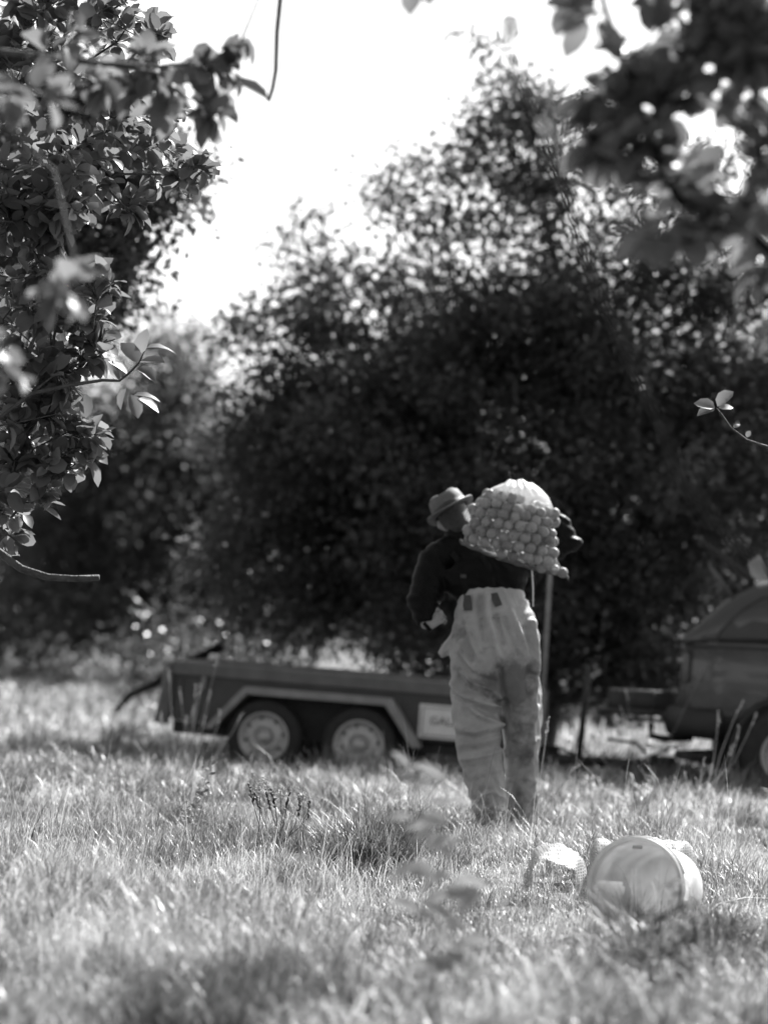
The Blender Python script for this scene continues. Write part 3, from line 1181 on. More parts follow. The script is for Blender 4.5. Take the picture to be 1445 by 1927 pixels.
tpart(Geo().box((TL / 2, .012, (ZB + ZT) / 2 - .03), (TL - .16, .022, ZT - ZB - .08), bev=.004), "side_panel", M['steel_dark'])
tpart(Geo().box((TL / 2, TW - .012, (ZB + ZT) / 2 - .03), (TL - .16, .022, ZT - ZB - .08), bev=.004), "side_panel", M['steel_dark'])
tpart(Geo().box((.02, TW / 2, (ZB + ZT) / 2 - .02), (.03, TW - .1, ZT - ZB - .08), bev=.004), "tailboard", M['steel_dark'])
tpart(Geo().box((TL - .02, TW / 2, (ZB + ZT) / 2 - .02), (.03, TW - .1, ZT - ZB - .08), bev=.004), "headboard", M['steel_dark'])
tpart(Geo().box((TL / 2, TW / 2, ZB + .05), (TL - .08, TW - .06, .04)), "floor_bed", M['chassis'])
for y in (-.012, TW - .03):
    tpart(Geo().box((TL / 2, y + .02, ZT - .045), (TL - .1, .075, .115), bev=.014), "top_rail", M['rail'])
tpart(Geo().box((.045, TW / 2, ZT - .045), (.06, TW - .1, .11), bev=.012), "top_rail", M['rail'])
tpart(Geo().box((TL - .045, TW / 2, ZT - .045), (.06, TW - .1, .11), bev=.012), "top_rail", M['rail'])
for x in (.03, TL - .03):
    for y in (-.01, TW + .01):
        g = Geo()
        g.tube([(x + (-.035 if x < 1 else .0), y, ZB - .02), (x, y, ZT - .02)], [(.062, .03), (.036, .03)], 8, ref=(1, 0, 0))
        c = tpart(g, "corner_post", M['rail'], None, False)
for y in (-.02, TW + .02):
    g = Geo().lathe([(.0, .055), (.022, .052), (.036, .036), (.041, .012), (.038, -.01), (.0, -.012)], (.02, y, ZT + .0), (0, 0, 1), 14)
    tpart(g, "corner_lamp", M['lamp'], None, True)
tpart(Geo().box((TL / 2 + .1, .16, ZB - .045), (TL + .1, .05, .09), bev=.008), "chassis_beam", M['chassis'])
tpart(Geo().box((TL / 2 + .1, TW - .16, ZB - .045), (TL + .1, .05, .09), bev=.008), "chassis_beam", M['chassis'])
WX = (.835, 1.56)
for x in WX:
    tpart(Geo().tube([(x, .0, .29), (x, TW, .29)], [.03, .03], 8), "axle", M['chassis'])
for y0 in (-.02, TW + .02):
    sg = -1 if y0 < 0 else 1
    # angular guard over both wheels
    prof = [(.38, ZB - .02), (.66, .655), (1.77, .655), (2.02, ZB - .035)]
    g = Geo()
    t = .05
    V, F = [], []
    for (x, z), (ox, oz) in zip(prof, [(.06, -.0), (.026, -.05), (-.026, -.05), (-.058, 0)]):
        for yy in (y0, y0 + sg * .21):
            V += [(x, yy, z), (x + ox, yy, z + oz)]
    for k in range(3):
        a, b = 4 * k, 4 * k + 4
        F += [(a, b, b + 2, a + 2), (a + 1, a + 3, b + 3, b + 1), (a + 2, b + 2, b + 3, a + 3), (a, a + 1, b + 1, b)]
    F += [(0, 2, 3, 1), (12, 13, 15, 14)]
    g.add(V, F)
    tpart(g, "mudguard", M['galv'])
    for x in WX:
        tw = tpart(Geo().lathe([(.19, -.075), (.235, -.085), (.272, -.075), (.286, -.05), (.29, 0), (.286, .05), (.272, .075), (.235, .085), (.19, .075)], (x, y0 + sg * .10, .29), (0, 1, 0), 40), "tyre", M['rubber'], None, True)
        s1 = sg
        rp = [(.192, s1 * .06), (.19, s1 * .082), (.178, s1 * .084), (.172, s1 * .07), (.155, s1 * .045), (.135, s1 * .04), (.118, s1 * .052), (.10, s1 * .062), (.083, s1 * .06), (.07, s1 * .044), (.05, s1 * .042)]
        rm = tpart(Geo().lathe(rp, (x, y0 + sg * .10, .29), (0, 1, 0), 40), "rim", M['rim'], None, True)
        hub = Geo().lathe([(.052, s1 * .040), (.048, s1 * .075), (.03, s1 * .088), (0, s1 * .09)], (x, y0 + sg * .10, .29), (0, 1, 0), 20)
        for q in range(5):
            a = q * 1.2566
            hub.tube([(x + .078 * math.cos(a), y0 + sg * (.10 + .044), .29 + .078 * math.sin(a)), (x + .078 * math.cos(a), y0 + sg * (.10 + .072), .29 + .078 * math.sin(a))], [.008, .008], 6)
        tpart(hub, "hub", M['rim'], rm, True)
        for q in range(8):
            a = q * math.pi / 4 + .2
            tpart(Geo().box((x + .146 * math.cos(a), y0 + sg * (.10 + .0465), .29 + .146 * math.sin(a)), (.024, .006, .024)), "rim_slot", M['rubber'], rm)
        gi = Geo().lathe([(.0, 0), (.19, 0)], (x, y0 + sg * .10, .29), (0, 1, 0), 24)
        tpart(gi, "brake_disc", M['chassis'], rm)
for y0, sg in ((0.0, -1), (TW, 1)):  # flat black plate painting the shade inside each mudguard outline
    V = [(.42, y0 + sg * o_, ZB - .07) for o_ in (.004, .0075)] + [(.685, y0 + sg * o_, .61) for o_ in (.004, .0075)] + [(1.745, y0 + sg * o_, .61) for o_ in (.004, .0075)] + [(1.97, y0 + sg * o_, ZB - .07) for o_ in (.004, .0075)]
    tpart(Geo().add(V, [(0, 2, 4, 6), (1, 7, 5, 3), (0, 1, 3, 2), (2, 3, 5, 4), (4, 5, 7, 6), (6, 7, 1, 0)]), "arch_shade", M['rubber'])
# catches, hinges and ribs on the near side
for x in (.30, TL - .30):
    tpart(Geo().box((x, -.016, ZT - .14), (.03, .02, .10), bev=.005), "side_catch", M['galv'])
for x in (.12, TL * .55 + .72, TL - .55):
    tpart(Geo().box((x, -.006, (ZB + ZT) / 2 - .05), (.04, .012, ZT - ZB - .14), bev=.003), "panel_rib", M['steel_dark'])
# name board
sx0 = (P(786, 1340, 19.3)[0] - TA[0]) / math.cos(tyaw)
brd = tpart(Geo().box((sx0 + .20, -.012, .505), (.40, .018, .255), bev=.004), "name_board", M['plate'])
fr = Geo()
for dz in (-.104, .104):
    fr.box((sx0 + .20, -.022, .505 + dz), (.345, .004, .006))
for dx in (-.1725, .1725):
    fr.box((sx0 + .20 + dx, -.022, .505), (.006, .004, .202))
tpart(fr, "border_line", M['ink'], brd)
fc = bpy.data.curves.new("lettering", 'FONT')
fc.body = "GALLA"
fc.size = .085
fc.extrude = .002
fc.space_character = 1.05
fo = bpy.data.objects.new("tmp_text", fc)
col.objects.link(fo)
dg = bpy.context.evaluated_depsgraph_get()
tm = bpy.data.meshes.new_from_object(fo.evaluated_get(dg))
bpy.data.objects.remove(fo)
tm.materials.append(M['ink'])
lo = bpy.data.objects.new("lettering", tm)
col.objects.link(lo)
lo.parent = brd
lo.location = (sx0 + .085, -.0235, .485)
lo.rotation_euler = (math.pi / 2, 0, 0)
# drawbar, jockey post, coupling, electric lead, spare lead
g = Geo()
g.tube([(TL - .3, .2, ZB - .07), (TL + .55, TW / 2 - .04, ZB - .075)], [.035, .035], 6)
g.tube([(TL - .3, TW - .2, ZB - .07), (TL + .55, TW / 2 + .04, ZB - .075)], [.035, .035], 6)
g.box((TL + .72, TW / 2, ZB - .07), (.5, .07, .08), bev=.01)
tpart(g, "drawbar", M['chassis'])
g = Geo().box((TL + 1.0, TW / 2, ZB - .03), (.2, .09, .09), bev=.02)
g.tube([(TL + .86, TW / 2, ZB + .03), (TL + .78, TW / 2, ZB + .10), (TL + .55, TW / 2, ZB + .11)], [.014, .014, .012], 6)
tpart(g, "coupling", M['chassis'])
g = Geo().tube([(TL + .36, TW / 2 - .12, .20), (TL + .39, TW / 2 - .12, .98)], [.026, .024], 8)
jp = tpart(g, "jockey_post", M['chassis'], None, True)
tpart(Geo().tube([(TL + .39, TW / 2 - .12, .97), (TL + .45, TW / 2 - .12, .985), (TL + .46, TW / 2 - .12, 1.04)], [.01, .01, .012], 6), "crank_handle", M['chassis'], jp, True)
tpart(Geo().lathe([(.03, -.03), (.09, -.032), (.1, -.015), (.1, .015), (.09, .032), (.03, .03)], (TL + .355, TW / 2 - .12, .13), (0, 1, 0), 20), "jockey_wheel", M['rubber'], jp, True)
tpart(Geo().tube([(TL + .2, TW / 2 - .1, .36), (TL + .5, TW / 2 - .15, .28), (TL + .8, TW / 2 - .1, .30), (TL + 1.0, TW / 2 - .1, .40), (TL + 1.12, TW / 2, .45)], [.01] * 5, 6), "electric_lead", M['trim'], None, True)
g = Geo().box((TL + .06, .25, ZB + .12), (.10, .16, .20), bev=.02)
tpart(g, "tool_box", M['rail'])

# pole standing against the trailer's front
pb = P(1020, 1300, 20.4)
pole_b = np.array([pb[0], 20.4, float(gnd(pb[0], 20.4))])
pt = P(1039, 1010, 20.6)
o = Geo().tube([pole_b - (0, 0, .03), pole_b * .5 + pt * .5, pt], [.017, .016, .015], 10).obj("wooden_pole", M['wood'])
tag(o, "pale wooden pole standing upright behind the trailer's front end, below the sack", "pole")

# ------------------------------------------------------------------ car with its tailgate up
YC = 18.5
cr = P(1283, 1200, YC)
CZ0 = -.10
CYAW = math.radians(-8)
car = empty("parked_car", (cr[0] - .88 * math.sin(CYAW), YC + .88 * math.cos(CYAW), CZ0), (0, 0, CYAW))
tag(car, "dark four-wheel-drive estate car with its tailgate raised, hitched to the trailer", "car")


def loft_x(stations, sect):
    V, F = [], []
    for s_ in stations:
        V += sect(*s_)
    n = len(V) // len(stations)
    for i in range(len(stations) - 1):
        for k in range(n):
            j = (k + 1) % n
            F.append((i * n + k, i * n + j, (i + 1) * n + j, (i + 1) * n + k))
    F.append(tuple(range(n)))
    F.append(tuple(reversed(range((len(stations) - 1) * n, len(stations) * n))))
    return V, F


def body_sect(x, w, zb, zt):
    h = zt - zb
    half = [(w * .86, zb), (w * .95, zb + .05 * h), (w * .985, zb + .25 * h), (w, zb + .5 * h), (w * .99, zb + .74 * h), (w * .972, zb + .885 * h), (w * .985, zb + .91 * h), (w * .955, zb + .97 * h), (w * .90, zt), (w * .4, zt + .012)]
    return [(x, y, z) for y, z in half] + [(x, -y, z) for y, z in reversed(half)]


def cpart(g, name, m, parent=None, smooth=True):
    return g.obj(name, m, parent or car, smooth, True)


BELT = 1.165
st = [(0.0, .74, .62, BELT - .04), (.03, .80, .56, BELT - .015), (.10, .855, .50, BELT), (.25, .875, .46, BELT), (.5, .885, .45, BELT), (1.4, .89, .43, BELT - .02), (2.4, .89, .43, BELT - .04), (3.2, .885, .43, BELT - .07),
      (3.6, .87, .44, BELT - .12), (4.1, .84, .46, BELT - .2), (4.35, .78, .5, BELT - .27), (4.45, .68, .56, BELT - .36)]
cpart(Geo().add(*loft_x(st, body_sect)), "body", M['paint'])


def gh_sect(x, wb, wt, zt):
    zb = BELT - .03
    h = max(zt - zb, .02)
    half = [(wb, zb), (wb + (wt - wb) * .5, zb + .5 * h), (wt, zb + .86 * h), (wt - .05, zb + .97 * h), (wt - .14, zt), (wt * .4, zt + .015)]
    return [(x, y, z) for y, z in half] + [(x, -y, z) for y, z in reversed(half)]


gs = [(.01, .80, .78, BELT + .02), (.06, .82, .78, BELT + .07), (.16, .83, .76, BELT + .175), (.29, .835, .735, BELT + .30), (.40, .84, .715, BELT + .385), (.48, .84, .70, BELT + .43), (.62, .84, .695, BELT + .465),
      (1.0, .845, .69, BELT + .49), (1.8, .845, .69, BELT + .50), (2.3, .84, .69, BELT + .47), (2.7, .835, .70, BELT + .33), (3.1, .82, .72, BELT + .12), (3.3, .81, .74, BELT - .01)]
gh = cpart(Geo().add(*loft_x(gs, gh_sect)), "roof_shell", M['paint'])


def gh_side(x, f):
    """outer point of the glasshouse side at station x, fraction f of its height (near side)"""
    xs = [q[0] for q in gs]
    wb = np.interp(x, xs, [q[1] for q in gs])
    wt = np.interp(x, xs, [q[2] for q in gs])
    zt = np.interp(x, xs, [q[3] for q in gs])
    zb = BELT - .03
    h = max(zt - zb, .02)
    return wb + (wt - wb) * min(f / .86, 1), zb + f * h


def side_window(name, outline, sgn):
    V = []
    for k, off in enumerate((.003, .009)):
        for x, f in outline:
            y, z = gh_side(x, f)
            V.append((x, sgn * (y + off), z))
    n = len(outline)
    F = [tuple(range(n, 2 * n))] + [(k, (k + 1) % n, n + (k + 1) % n, n + k) for k in range(n)]
    cpart(Geo().add(V, F), name, M['glass'], gh, False)
    # rubber seal
    g = Geo()
    pts = []
    for x, f in outline + outline[:1]:
        y, z = gh_side(x, f)
        pts.append((x, sgn * (y + .008), z))
    g.tube(pts, [.009] * len(pts), 6, cap=False)
    cpart(g, "window_seal", M['trim'], gh)


for sgn in (-1, 1):
    side_window("quarter_window", [(.26, .12), (.27, .28), (.33, .42), (.43, .60), (.56, .72), (.75, .80), (1.0, .82), (1.0, .12)], sgn)
    side_window("door_window", [(1.08, .12), (1.08, .82), (1.45, .84), (1.80, .84), (1.80, .12)], sgn)
    side_window("door_window", [(1.88, .12), (1.88, .84), (2.25, .84), (2.65, .76), (2.95, .45), (2.95, .2), (2.92, .12)], sgn)
    # belt moulding and lower cladding
    cpart(Geo().tube([(.02, sgn * .855, BELT - .055), (.5, sgn * .872, BELT - .05), (1.5, sgn * .878, BELT - .06), (3.2, sgn * .868, BELT - .12)], [.012] * 4, 6), "belt_moulding", M['trim'])
    cpart(Geo().add(*loft_x([(1.35, 0, 0, 0), (2.9, 0, 0, 0)], lambda x, a, b, c: [(x, sgn * .86, .36), (x, sgn * .91, .38), (x, sgn * .91, .50), (x, sgn * .88, .52)])), "sill", M['trim'], None, False)
    for hx in (1.25, 2.1):
        cpart(Geo().box((hx, sgn * .895, BELT - .17), (.16, .03, .03), bev=.008), "door_handle", M['trim'], None)
    for seam in (1.04, 1.84, 2.98):
        cpart(Geo().tube([(seam, sgn * .888, .50), (seam, sgn * .893, .8), (seam, sgn * .87, BELT - .06)], [.004] * 3, 5), "door_seam", M['trim'])
    # wheel arches and wheels
    for wx in (.80, 3.55):
        g = Geo()
        pts = [(wx + .41 * math.cos(a), sgn * .885, .36 + .41 * math.sin(a)) for a in np.linspace(-.25, math.pi + .25, 16)]
        g.tube(pts, [.03] * 16, 8)
        cpart(g, "wheel_arch", M['trim'])
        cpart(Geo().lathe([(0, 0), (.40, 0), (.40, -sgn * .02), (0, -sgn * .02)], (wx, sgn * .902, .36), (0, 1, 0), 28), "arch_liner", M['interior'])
        w_ = cpart(Geo().lathe([(.20, .10), (.30, .11), (.345, .09), (.355, .04), (.355, -.04), (.345, -.09), (.30, -.11), (.20, -.10)], (wx, sgn * .83, .355), (0, 1, 0), 40), "tyre", M['rubber'])
        cpart(Geo().lathe([(.205, sgn * .09), (.20, sgn * .105), (.185, sgn * .10), (.17, sgn * .07), (.10, sgn * .085), (.04, sgn * .095), (0, sgn * .095)], (wx, sgn * .83, .355), (0, 1, 0), 30), "rim", M['rim'], w_)
    # tail lamp and bumper corner
    cpart(Geo().box((.035, sgn * .80, .95), (.06, .10, .22), bev=.015), "tail_lamp", M['rail'])
    cpart(Geo().tube([(.62, sgn * .60, BELT + .50), (1.0, sgn * .605, BELT + .53), (2.1, sgn * .605, BELT + .53), (2.3, sgn * .6, BELT + .485)], [.014, .015, .015, .014], 6), "roof_rail", M['trim'])
    cpart(Geo().lathe([(0, 0), (.014, .003), (.02, .012), (.018, .04), (.008, .05), (0, .05)], (.02, sgn * .84, BELT - .16), (-1, sgn * .3, 0), 14), "corner_marker", M['galv'])
cpart(Geo().tube([(.30, -.90, .55), (.06, -.82, .56), (-.06, -.6, .56), (-.08, 0, .56), (-.06, .6, .56), (.06, .82, .56), (.30, .90, .55)], [(.11, .05)] * 7, 10, ref=(0, 0, 1)), "rear_bumper", M['trim'])
# flat black panel painting the darkness of the opening behind the raised tailgate
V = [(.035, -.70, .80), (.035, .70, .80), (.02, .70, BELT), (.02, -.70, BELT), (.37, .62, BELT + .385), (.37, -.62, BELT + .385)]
cpart(Geo().add(V, [(0, 1, 2, 3), (3, 2, 4, 5)]), "bay_shade_panel", M['interior'], None, False)
# tailgate swung up from the roof edge
hx, hz = .50, BELT + .44
tx, tz = .08, BELT + .73
dv = unit(np.array([tx - hx, tz - hz]))
nv = np.array([-dv[1], dv[0]])
nv = nv if nv[1] > 0 else -nv
Lg = 1.0
g = Geo()
V = []
for q, (a, th) in enumerate([(0, .015), (.2, .03), (.45, .035), (.68, .03), (.84, .015)]):
    for y in (-.68 + .02 * q, .68 - .02 * q):
        V.append((hx + dv[0] * a * .62, y, hz + dv[1] * a * .62))
        V.append((hx + dv[0] * a * .62 + nv[0] * th, y, hz + dv[1] * a * .62 + nv[1] * th))
F = []
for q in range(4):
    a, b = 4 * q, 4 * q + 4
    F += [(a, b, b + 2, a + 2), (a + 1, a + 3, b + 3, b + 1), (a, a + 1, b + 1, b), (a + 2, b + 2, b + 3, a + 3)]
F += [(0, 2, 3, 1), (16, 17, 19, 18)]
tg = cpart(g.add(V, F), "tailgate", M['trim'], None, False)
cpart(Geo().tube([(tx + .01, y, tz + .01) for y in (-.5, 0, .5)], [.022] * 3, 8), "tailgate_handle", M['rail'], tg)
for sgn in (-1, 1):
    cpart(Geo().tube([(.16, sgn * .66, BELT + .56), (.34, sgn * .70, BELT + .33)], [.009, .013], 6), "gas_strut", M['rail'], tg)
cpart(Geo().add([(.50, -.30, BELT + .44), (.62, -.30, BELT + .46), (.50, .30, BELT + .44), (.62, .30, BELT + .46), (.46, -.30, BELT + .60), (.53, -.30, BELT + .64), (.46, .30, BELT + .60), (.53, .30, BELT + .64)],
                [(0, 1, 5, 4), (2, 6, 7, 3), (4, 5, 7, 6), (0, 4, 6, 2), (1, 3, 7, 5), (0, 2, 3, 1)]), "roof_spoiler", M['lamp'], None, False)
cpart(Geo().box((2.2, 0, .36), (3.9, 1.5, .26), bev=.04), "underbody", M['interior'])
cpart(Geo().tube([(.9, -.45, .30), (.3, -.5, .30), (-.02, -.5, .31)], [.04, .07, .03], 10), "exhaust", M['chassis'])
# tow bar and rack on it
g = Geo()
g.tube([(.1, 0, .42), (-.12, 0, .40), (-.22, 0, .42), (-.22, 0, .47)], [.028, .028, .024, .022], 8)
g.lathe([(0, .05), (.018, .045), (.026, .025), (.018, .004), (.015, 0)], (-.22, 0, .47), (0, 0, 1), 12)
cpart(g, "tow_bar", M['chassis'])
rk = cpart(Geo().box((-.10, 0, .58), (.07, .9, .05), bev=.01), "carrier_beam", M['chassis'])
cpart(Geo().box((-.29, -.3, .685), (.50, .06, .16), bev=.01), "carrier_board", M['chassis'], rk)
cpart(Geo().box((-.33, -.36, .60), (.56, .05, .045), bev=.008), "carrier_bar", M['chassis'], rk)
cpart(Geo().box((-.20, -.36, .545), (.36, .05, .025), bev=.006), "carrier_bar", M['chassis'], rk)
for x in (-.45, -.2, -.05):
    cpart(Geo().tube([(x, -.33, .55), (x, -.33, .76)], [.012, .012], 6), "carrier_upright", M['chassis'], rk)


# ------------------------------------------------------------------ the man
YP = 12.9


def H(px, py, dy=0.0):
    return P(px, py, YP + dy)


def loft(g, rows, n=24, ref=(1, 0, 0)):
    """rows: (px, py, dy, rx, ry)"""
    g.tube([H(a, b, c) for a, b, c, _, _ in rows], [(rx, ry) for *_, rx, ry in rows], n, ref=ref)


pf = H(950, 1575)
person = empty("person", (pf[0], YP, float(gnd(pf[0], YP))))
tag(person, "man seen from behind in hat, dark jacket and pale dungarees, shouldering a net sack", "person")

# where the feet stand
FL = np.array([H(928, 1580, -.12)[0], YP - .12, 0])
FR = np.array([H(988, 1560, .22)[0], YP + .22, 0])
FL[2] = float(gnd(FL[0], FL[1]))
FR[2] = float(gnd(FR[0], FR[1]))

UPH = unit(np.array([-.52, .20, .84]))          # the head leans left and forward
HC = H(856, 974, .16)
SIDE = unit(np.cross(np.array([0, 1.0, 0]), UPH))  # to the right
FACE = unit(np.cross(UPH, SIDE))                # where he looks


def head_pt(r, f, u):
    return HC + SIDE * r + FACE * f + UPH * u


body = Geo()
# head: skull, jaw, nose, ears, neck
hd = [(-.115, .035, .055, .040), (-.095, .045, .072, .045), (-.06, .060, .088, .025), (-.02, .070, .097, .008), (.02, .074, .10, 0), (.06, .072, .097, -.005), (.09, .058, .078, -.008), (.11, .034, .045, -.01)]
body.tube([head_pt(0, f, u) for u, rx, ry, f in hd], [(rx, ry) for u, rx, ry, f in hd], 22, ref=SIDE)
body.tube([head_pt(0, .10, .01), head_pt(0, .122, -.028), head_pt(0, .10, -.042)], [.010, .016, .012], 8)
body.tube([head_pt(0, .078, -.062), head_pt(0, .088, -.070), head_pt(0, .078, -.078)], [(.022, .008)] * 3, 8, ref=SIDE)
for s_ in (-1, 1):
    body.tube([head_pt(s_ * .068, -.005, -.035), head_pt(s_ * .084, -.012, -.005), head_pt(s_ * .080, -.012, .025)], [(.008, .014), (.009, .02), (.007, .014)], 10)
loft(body, [(870, 1030, .11, .07, .07), (866, 1012, .12, .058, .06), (860, 992, .14, .055, .06)])
# trunk and legs inside the clothes
loft(body, [(936, 1295, 0, .16, .10), (930, 1220, 0, .17, .12), (925, 1150, .02, .15, .10), (920, 1100, .06, .16, .10), (908, 1055, .10, .18, .10), (880, 1030, .11, .10, .08)])
body.tube([H(893, 1270), H(900, 1400, -.02), H(918, 1500, -.06), FL + (0, 0, .08), FL + (0, .10, .05)], [.085, .065, .055, .045, .035], 14)
body.tube([H(972, 1270), H(980, 1400, .1), H(983, 1480, .16), FR + (0, 0, .08), FR + (0, .10, .05)], [.085, .065, .055, .045, .035], 14)
# left arm and hand
SL, EL, WL = H(820, 1060, .10), H(797, 1136, .02), H(803, 1180, -.04)
body.tube([SL, SL * .5 + EL * .5, EL, EL * .4 + WL * .6, WL], [.055, .048, .04, .034, .027], 14)
hv = unit(H(826, 1161, -.05) - WL)
hn = unit(np.array([-.25, -.8, .45]))
hs = unit(np.cross(hv, hn))
PA = WL + hv * .045
body.tube([WL, WL + hv * .03, WL + hv * .075], [(.024, .018), (.034, .017), (.040, .014)], 12, ref=hs)
for k, (so, l) in enumerate([(-.036, .066), (-.012, .075), (.012, .072), (.036, .058)]):
    b0 = WL + hv * .07 + hs * so
    b1 = b0 + hv * l * .45 + hn * .010
    b2 = b1 + hv * l * .05 - hn * l * .48
    b3 = b2 - hv * l * .30 - hn * l * .16
    body.tube([b0, b1, b2, b3], [.0088, .0088, .0082, .007], 9)
t0 = WL + hv * .02 - hs * .026
body.tube([t0, t0 - hs * .022 + hv * .025 - hn * .01, t0 - hs * .018 + hv * .055 - hn * .03], [.013, .012, .009], 9)
# right arm raised to the sack
SR, ER, WR = H(996, 1056, .10), H(1076, 1014, .12), H(1038, 972, .10)
body.tube([SR, SR * .5 + ER * .5, ER, ER * .4 + WR * .6, WR], [.055, .048, .042, .034, .027], 14)
gv = unit(H(1012, 958, .10) - WR)
gn = unit(np.array([.2, .8, .5]))
gs_ = unit(np.cross(gv, gn))
body.tube([WR, WR + gv * .03, WR + gv * .075], [(.024, .018), (.034, .017), (.040, .014)], 12, ref=gs_)
for so, l in [(-.036, .066), (-.012, .075), (.012, .072), (.036, .058)]:
    b0 = WR + gv * .07 + gs_ * so
    b1 = b0 + gv * l * .5
    b2 = b1 + gv * l * .2 - gn * l * .35
    b3 = b2 - gn * l * .3 - gv * .004
    body.tube([b0, b1, b2, b3], [.0088, .0088, .0082, .007], 9)
t0 = WR + gv * .02 - gs_ * .026
body.tube([t0, t0 - gs_ * .022 + gv * .025, t0 - gs_ * .018 + gv * .055 - gn * .02], [.013, .012, .009], 9)
V, N, F = remesh(body, .0045, 2)
bo = obj("body", V, F, M['skin'], person)

# hair below the hat, eyes
hair = Geo()
hr = [(-.105, .056, .058, -.030), (-.08, .062, .075, -.028), (-.05, .066, .088, -.022), (-.02, .076, .100, -.006), (.02, .080, .105, -.002), (.06, .077, .102, -.006), (.09, .062, .082, -.008), (.115, .036, .048, -.01)]
hair.tube([head_pt(0, f - .012, u) for u, rx, ry, f in hr], [(rx, ry) for u, rx, ry, f in hr], 22, ref=SIDE)
V, N, F = remesh(hair, .008, 2)
rel = (V - HC)
keep = (rel @ FACE) < .045
Vh = V.copy()
pull = np.clip((rel @ FACE) - .03, 0, None)
Vh -= FACE[None] * pull[:, None] * 1.4
obj("hair", Vh, F, M['hair'], person)
for s_ in (-1, 1):
    Geo().lathe([(0, .012), (.008, .009), (.012, 0), (.008, -.009), (0, -.012)], head_pt(s_ * .032, .086, .0), FACE, 12).obj("eye", M['ink'], person)

# hat: pinched crown, band, brim
HB = HC + UPH * .035 + FACE * .0
hat = Geo()
nseg = 40
prof_o = [(.150, -.006), (.148, .000), (.125, .004), (.104, .008), (.101, .02), (.098, .055), (.090, .088), (.072, .103), (.045, .098), (.0, .088)]
prof_i = [(.0, .08), (.085, .08), (.092, .05), (.096, .012), (.098, .0), (.122, -.004), (.150, -.006)]
V, F = [], []
allp = prof_o + prof_i
for r, h in allp:
    for k in range(nseg):
        a = 2 * math.pi * k / nseg
        rs = r * (1.0 if r < .11 else 1 - .06 * math.cos(2 * a))
        dz = 0
        if r > .115:
            dz = .022 * abs(math.cos(a)) ** 2 * (r - .1) / .05 - .012 * max(0, math.sin(a)) * (r - .1) / .05
        if h > .085 and r < .09:
            dz = -.018 * math.exp(-(math.cos(a) * r / .03) ** 2)
        V.append(HB + SIDE * rs * .94 * math.cos(a) + FACE * rs * 1.08 * math.sin(a) + UPH * (h + dz))
for i in range(len(allp) - 1):
    for k in range(nseg):
        j = (k + 1) % nseg
        F.append((i * nseg + k, i * nseg + j, (i + 1) * nseg + j, (i + 1) * nseg + k))
ho = obj("hat", V, F, M['hat'], person)
bandg = Geo()
V, F = [], []
for r, h in [(.1045, .008), (.1045, .032), (.100, .032)]:
    for k in range(nseg):
        a = 2 * math.pi * k / nseg
        V.append(HB + SIDE * r * .945 * math.cos(a) + FACE * r * 1.085 * math.sin(a) + UPH * h)
for i in range(2):
    for k in range(nseg):
        j = (k + 1) % nseg
        F.append((i * nseg + k, i * nseg + j, (i + 1) * nseg + j, (i + 1) * nseg + k))
obj("hat_band", V, F, M['band'], ho)

# jacket
jk = Geo()
loft(jk, [(926, 1170, .02, .155, .10), (923, 1140, .035, .150, .10), (921, 1118, .045, .182, .112), (916, 1095, .05, .218, .13), (910, 1068, .08, .235, .135), (905, 1050, .10, .215, .125), (890, 1036, .11, .165, .11), (876, 1026, .12, .10, .09), (868, 1014, .12, .074, .075)])
jk.tube([H(835, 1058, .09), SL + (.0, 0, -.0), SL * .5 + EL * .5 + (-.004, 0, 0), EL, EL * .55 + WL * .45, WL * .88 + EL * .12], [.098, .096, .090, .084, .066, .046], 18)
jk.tube([H(868, 1030, .11), H(840, 1043, .10), H(815, 1056, .10)], [.085, .085, .085], 16)
jk.tube([H(972, 1056, .09), SR, SR * .5 + ER * .5, ER, ER * .5 + WR * .5, WR * .92 + ER * .08], [.088, .08, .07, .066, .056, .045], 18)
V, N, F = remesh(jk, .008, 5)
px = PR(V)
rip = .005 * np.sin(V[:, 0] * 55 + V[:, 2] * 85 + 3 * np.sin(V[:, 0] * 22)) * np.sin(V[:, 2] * 37 + 1.3) + .004 * wob(V[:, 0] * 9, V[:, 2] * 9, 2.2)
amt = .6 + 1.2 * np.exp(-(np.linalg.norm(V - EL, axis=1) / .1) ** 2) + 1.6 * np.exp(-(np.linalg.norm(V - ER, axis=1) / .11) ** 2)
V = V + N * (rip * amt)[:, None]
jo = obj("jacket", V, F, M['jacket'], person)
loft_c = Geo()
loft_c.tube([H(876, 1030, .12), H(869, 1014, .125), H(864, 997, .135)], [(.092, .088), (.084, .084), (.078, .080)], 24, cap=False, ref=(1, 0, 0))
loft_c.tube([H(866, 1003, .13), H(869, 1014, .125)], [(.070, .072), (.072, .074)], 24, cap=False, ref=(1, 0, 0))
loft_c.obj("collar", M['jacket'], jo)
for a, b in [((800, 1071), -.0), ((795, 1090), 0), ((789, 1107), 0)]:
    pass

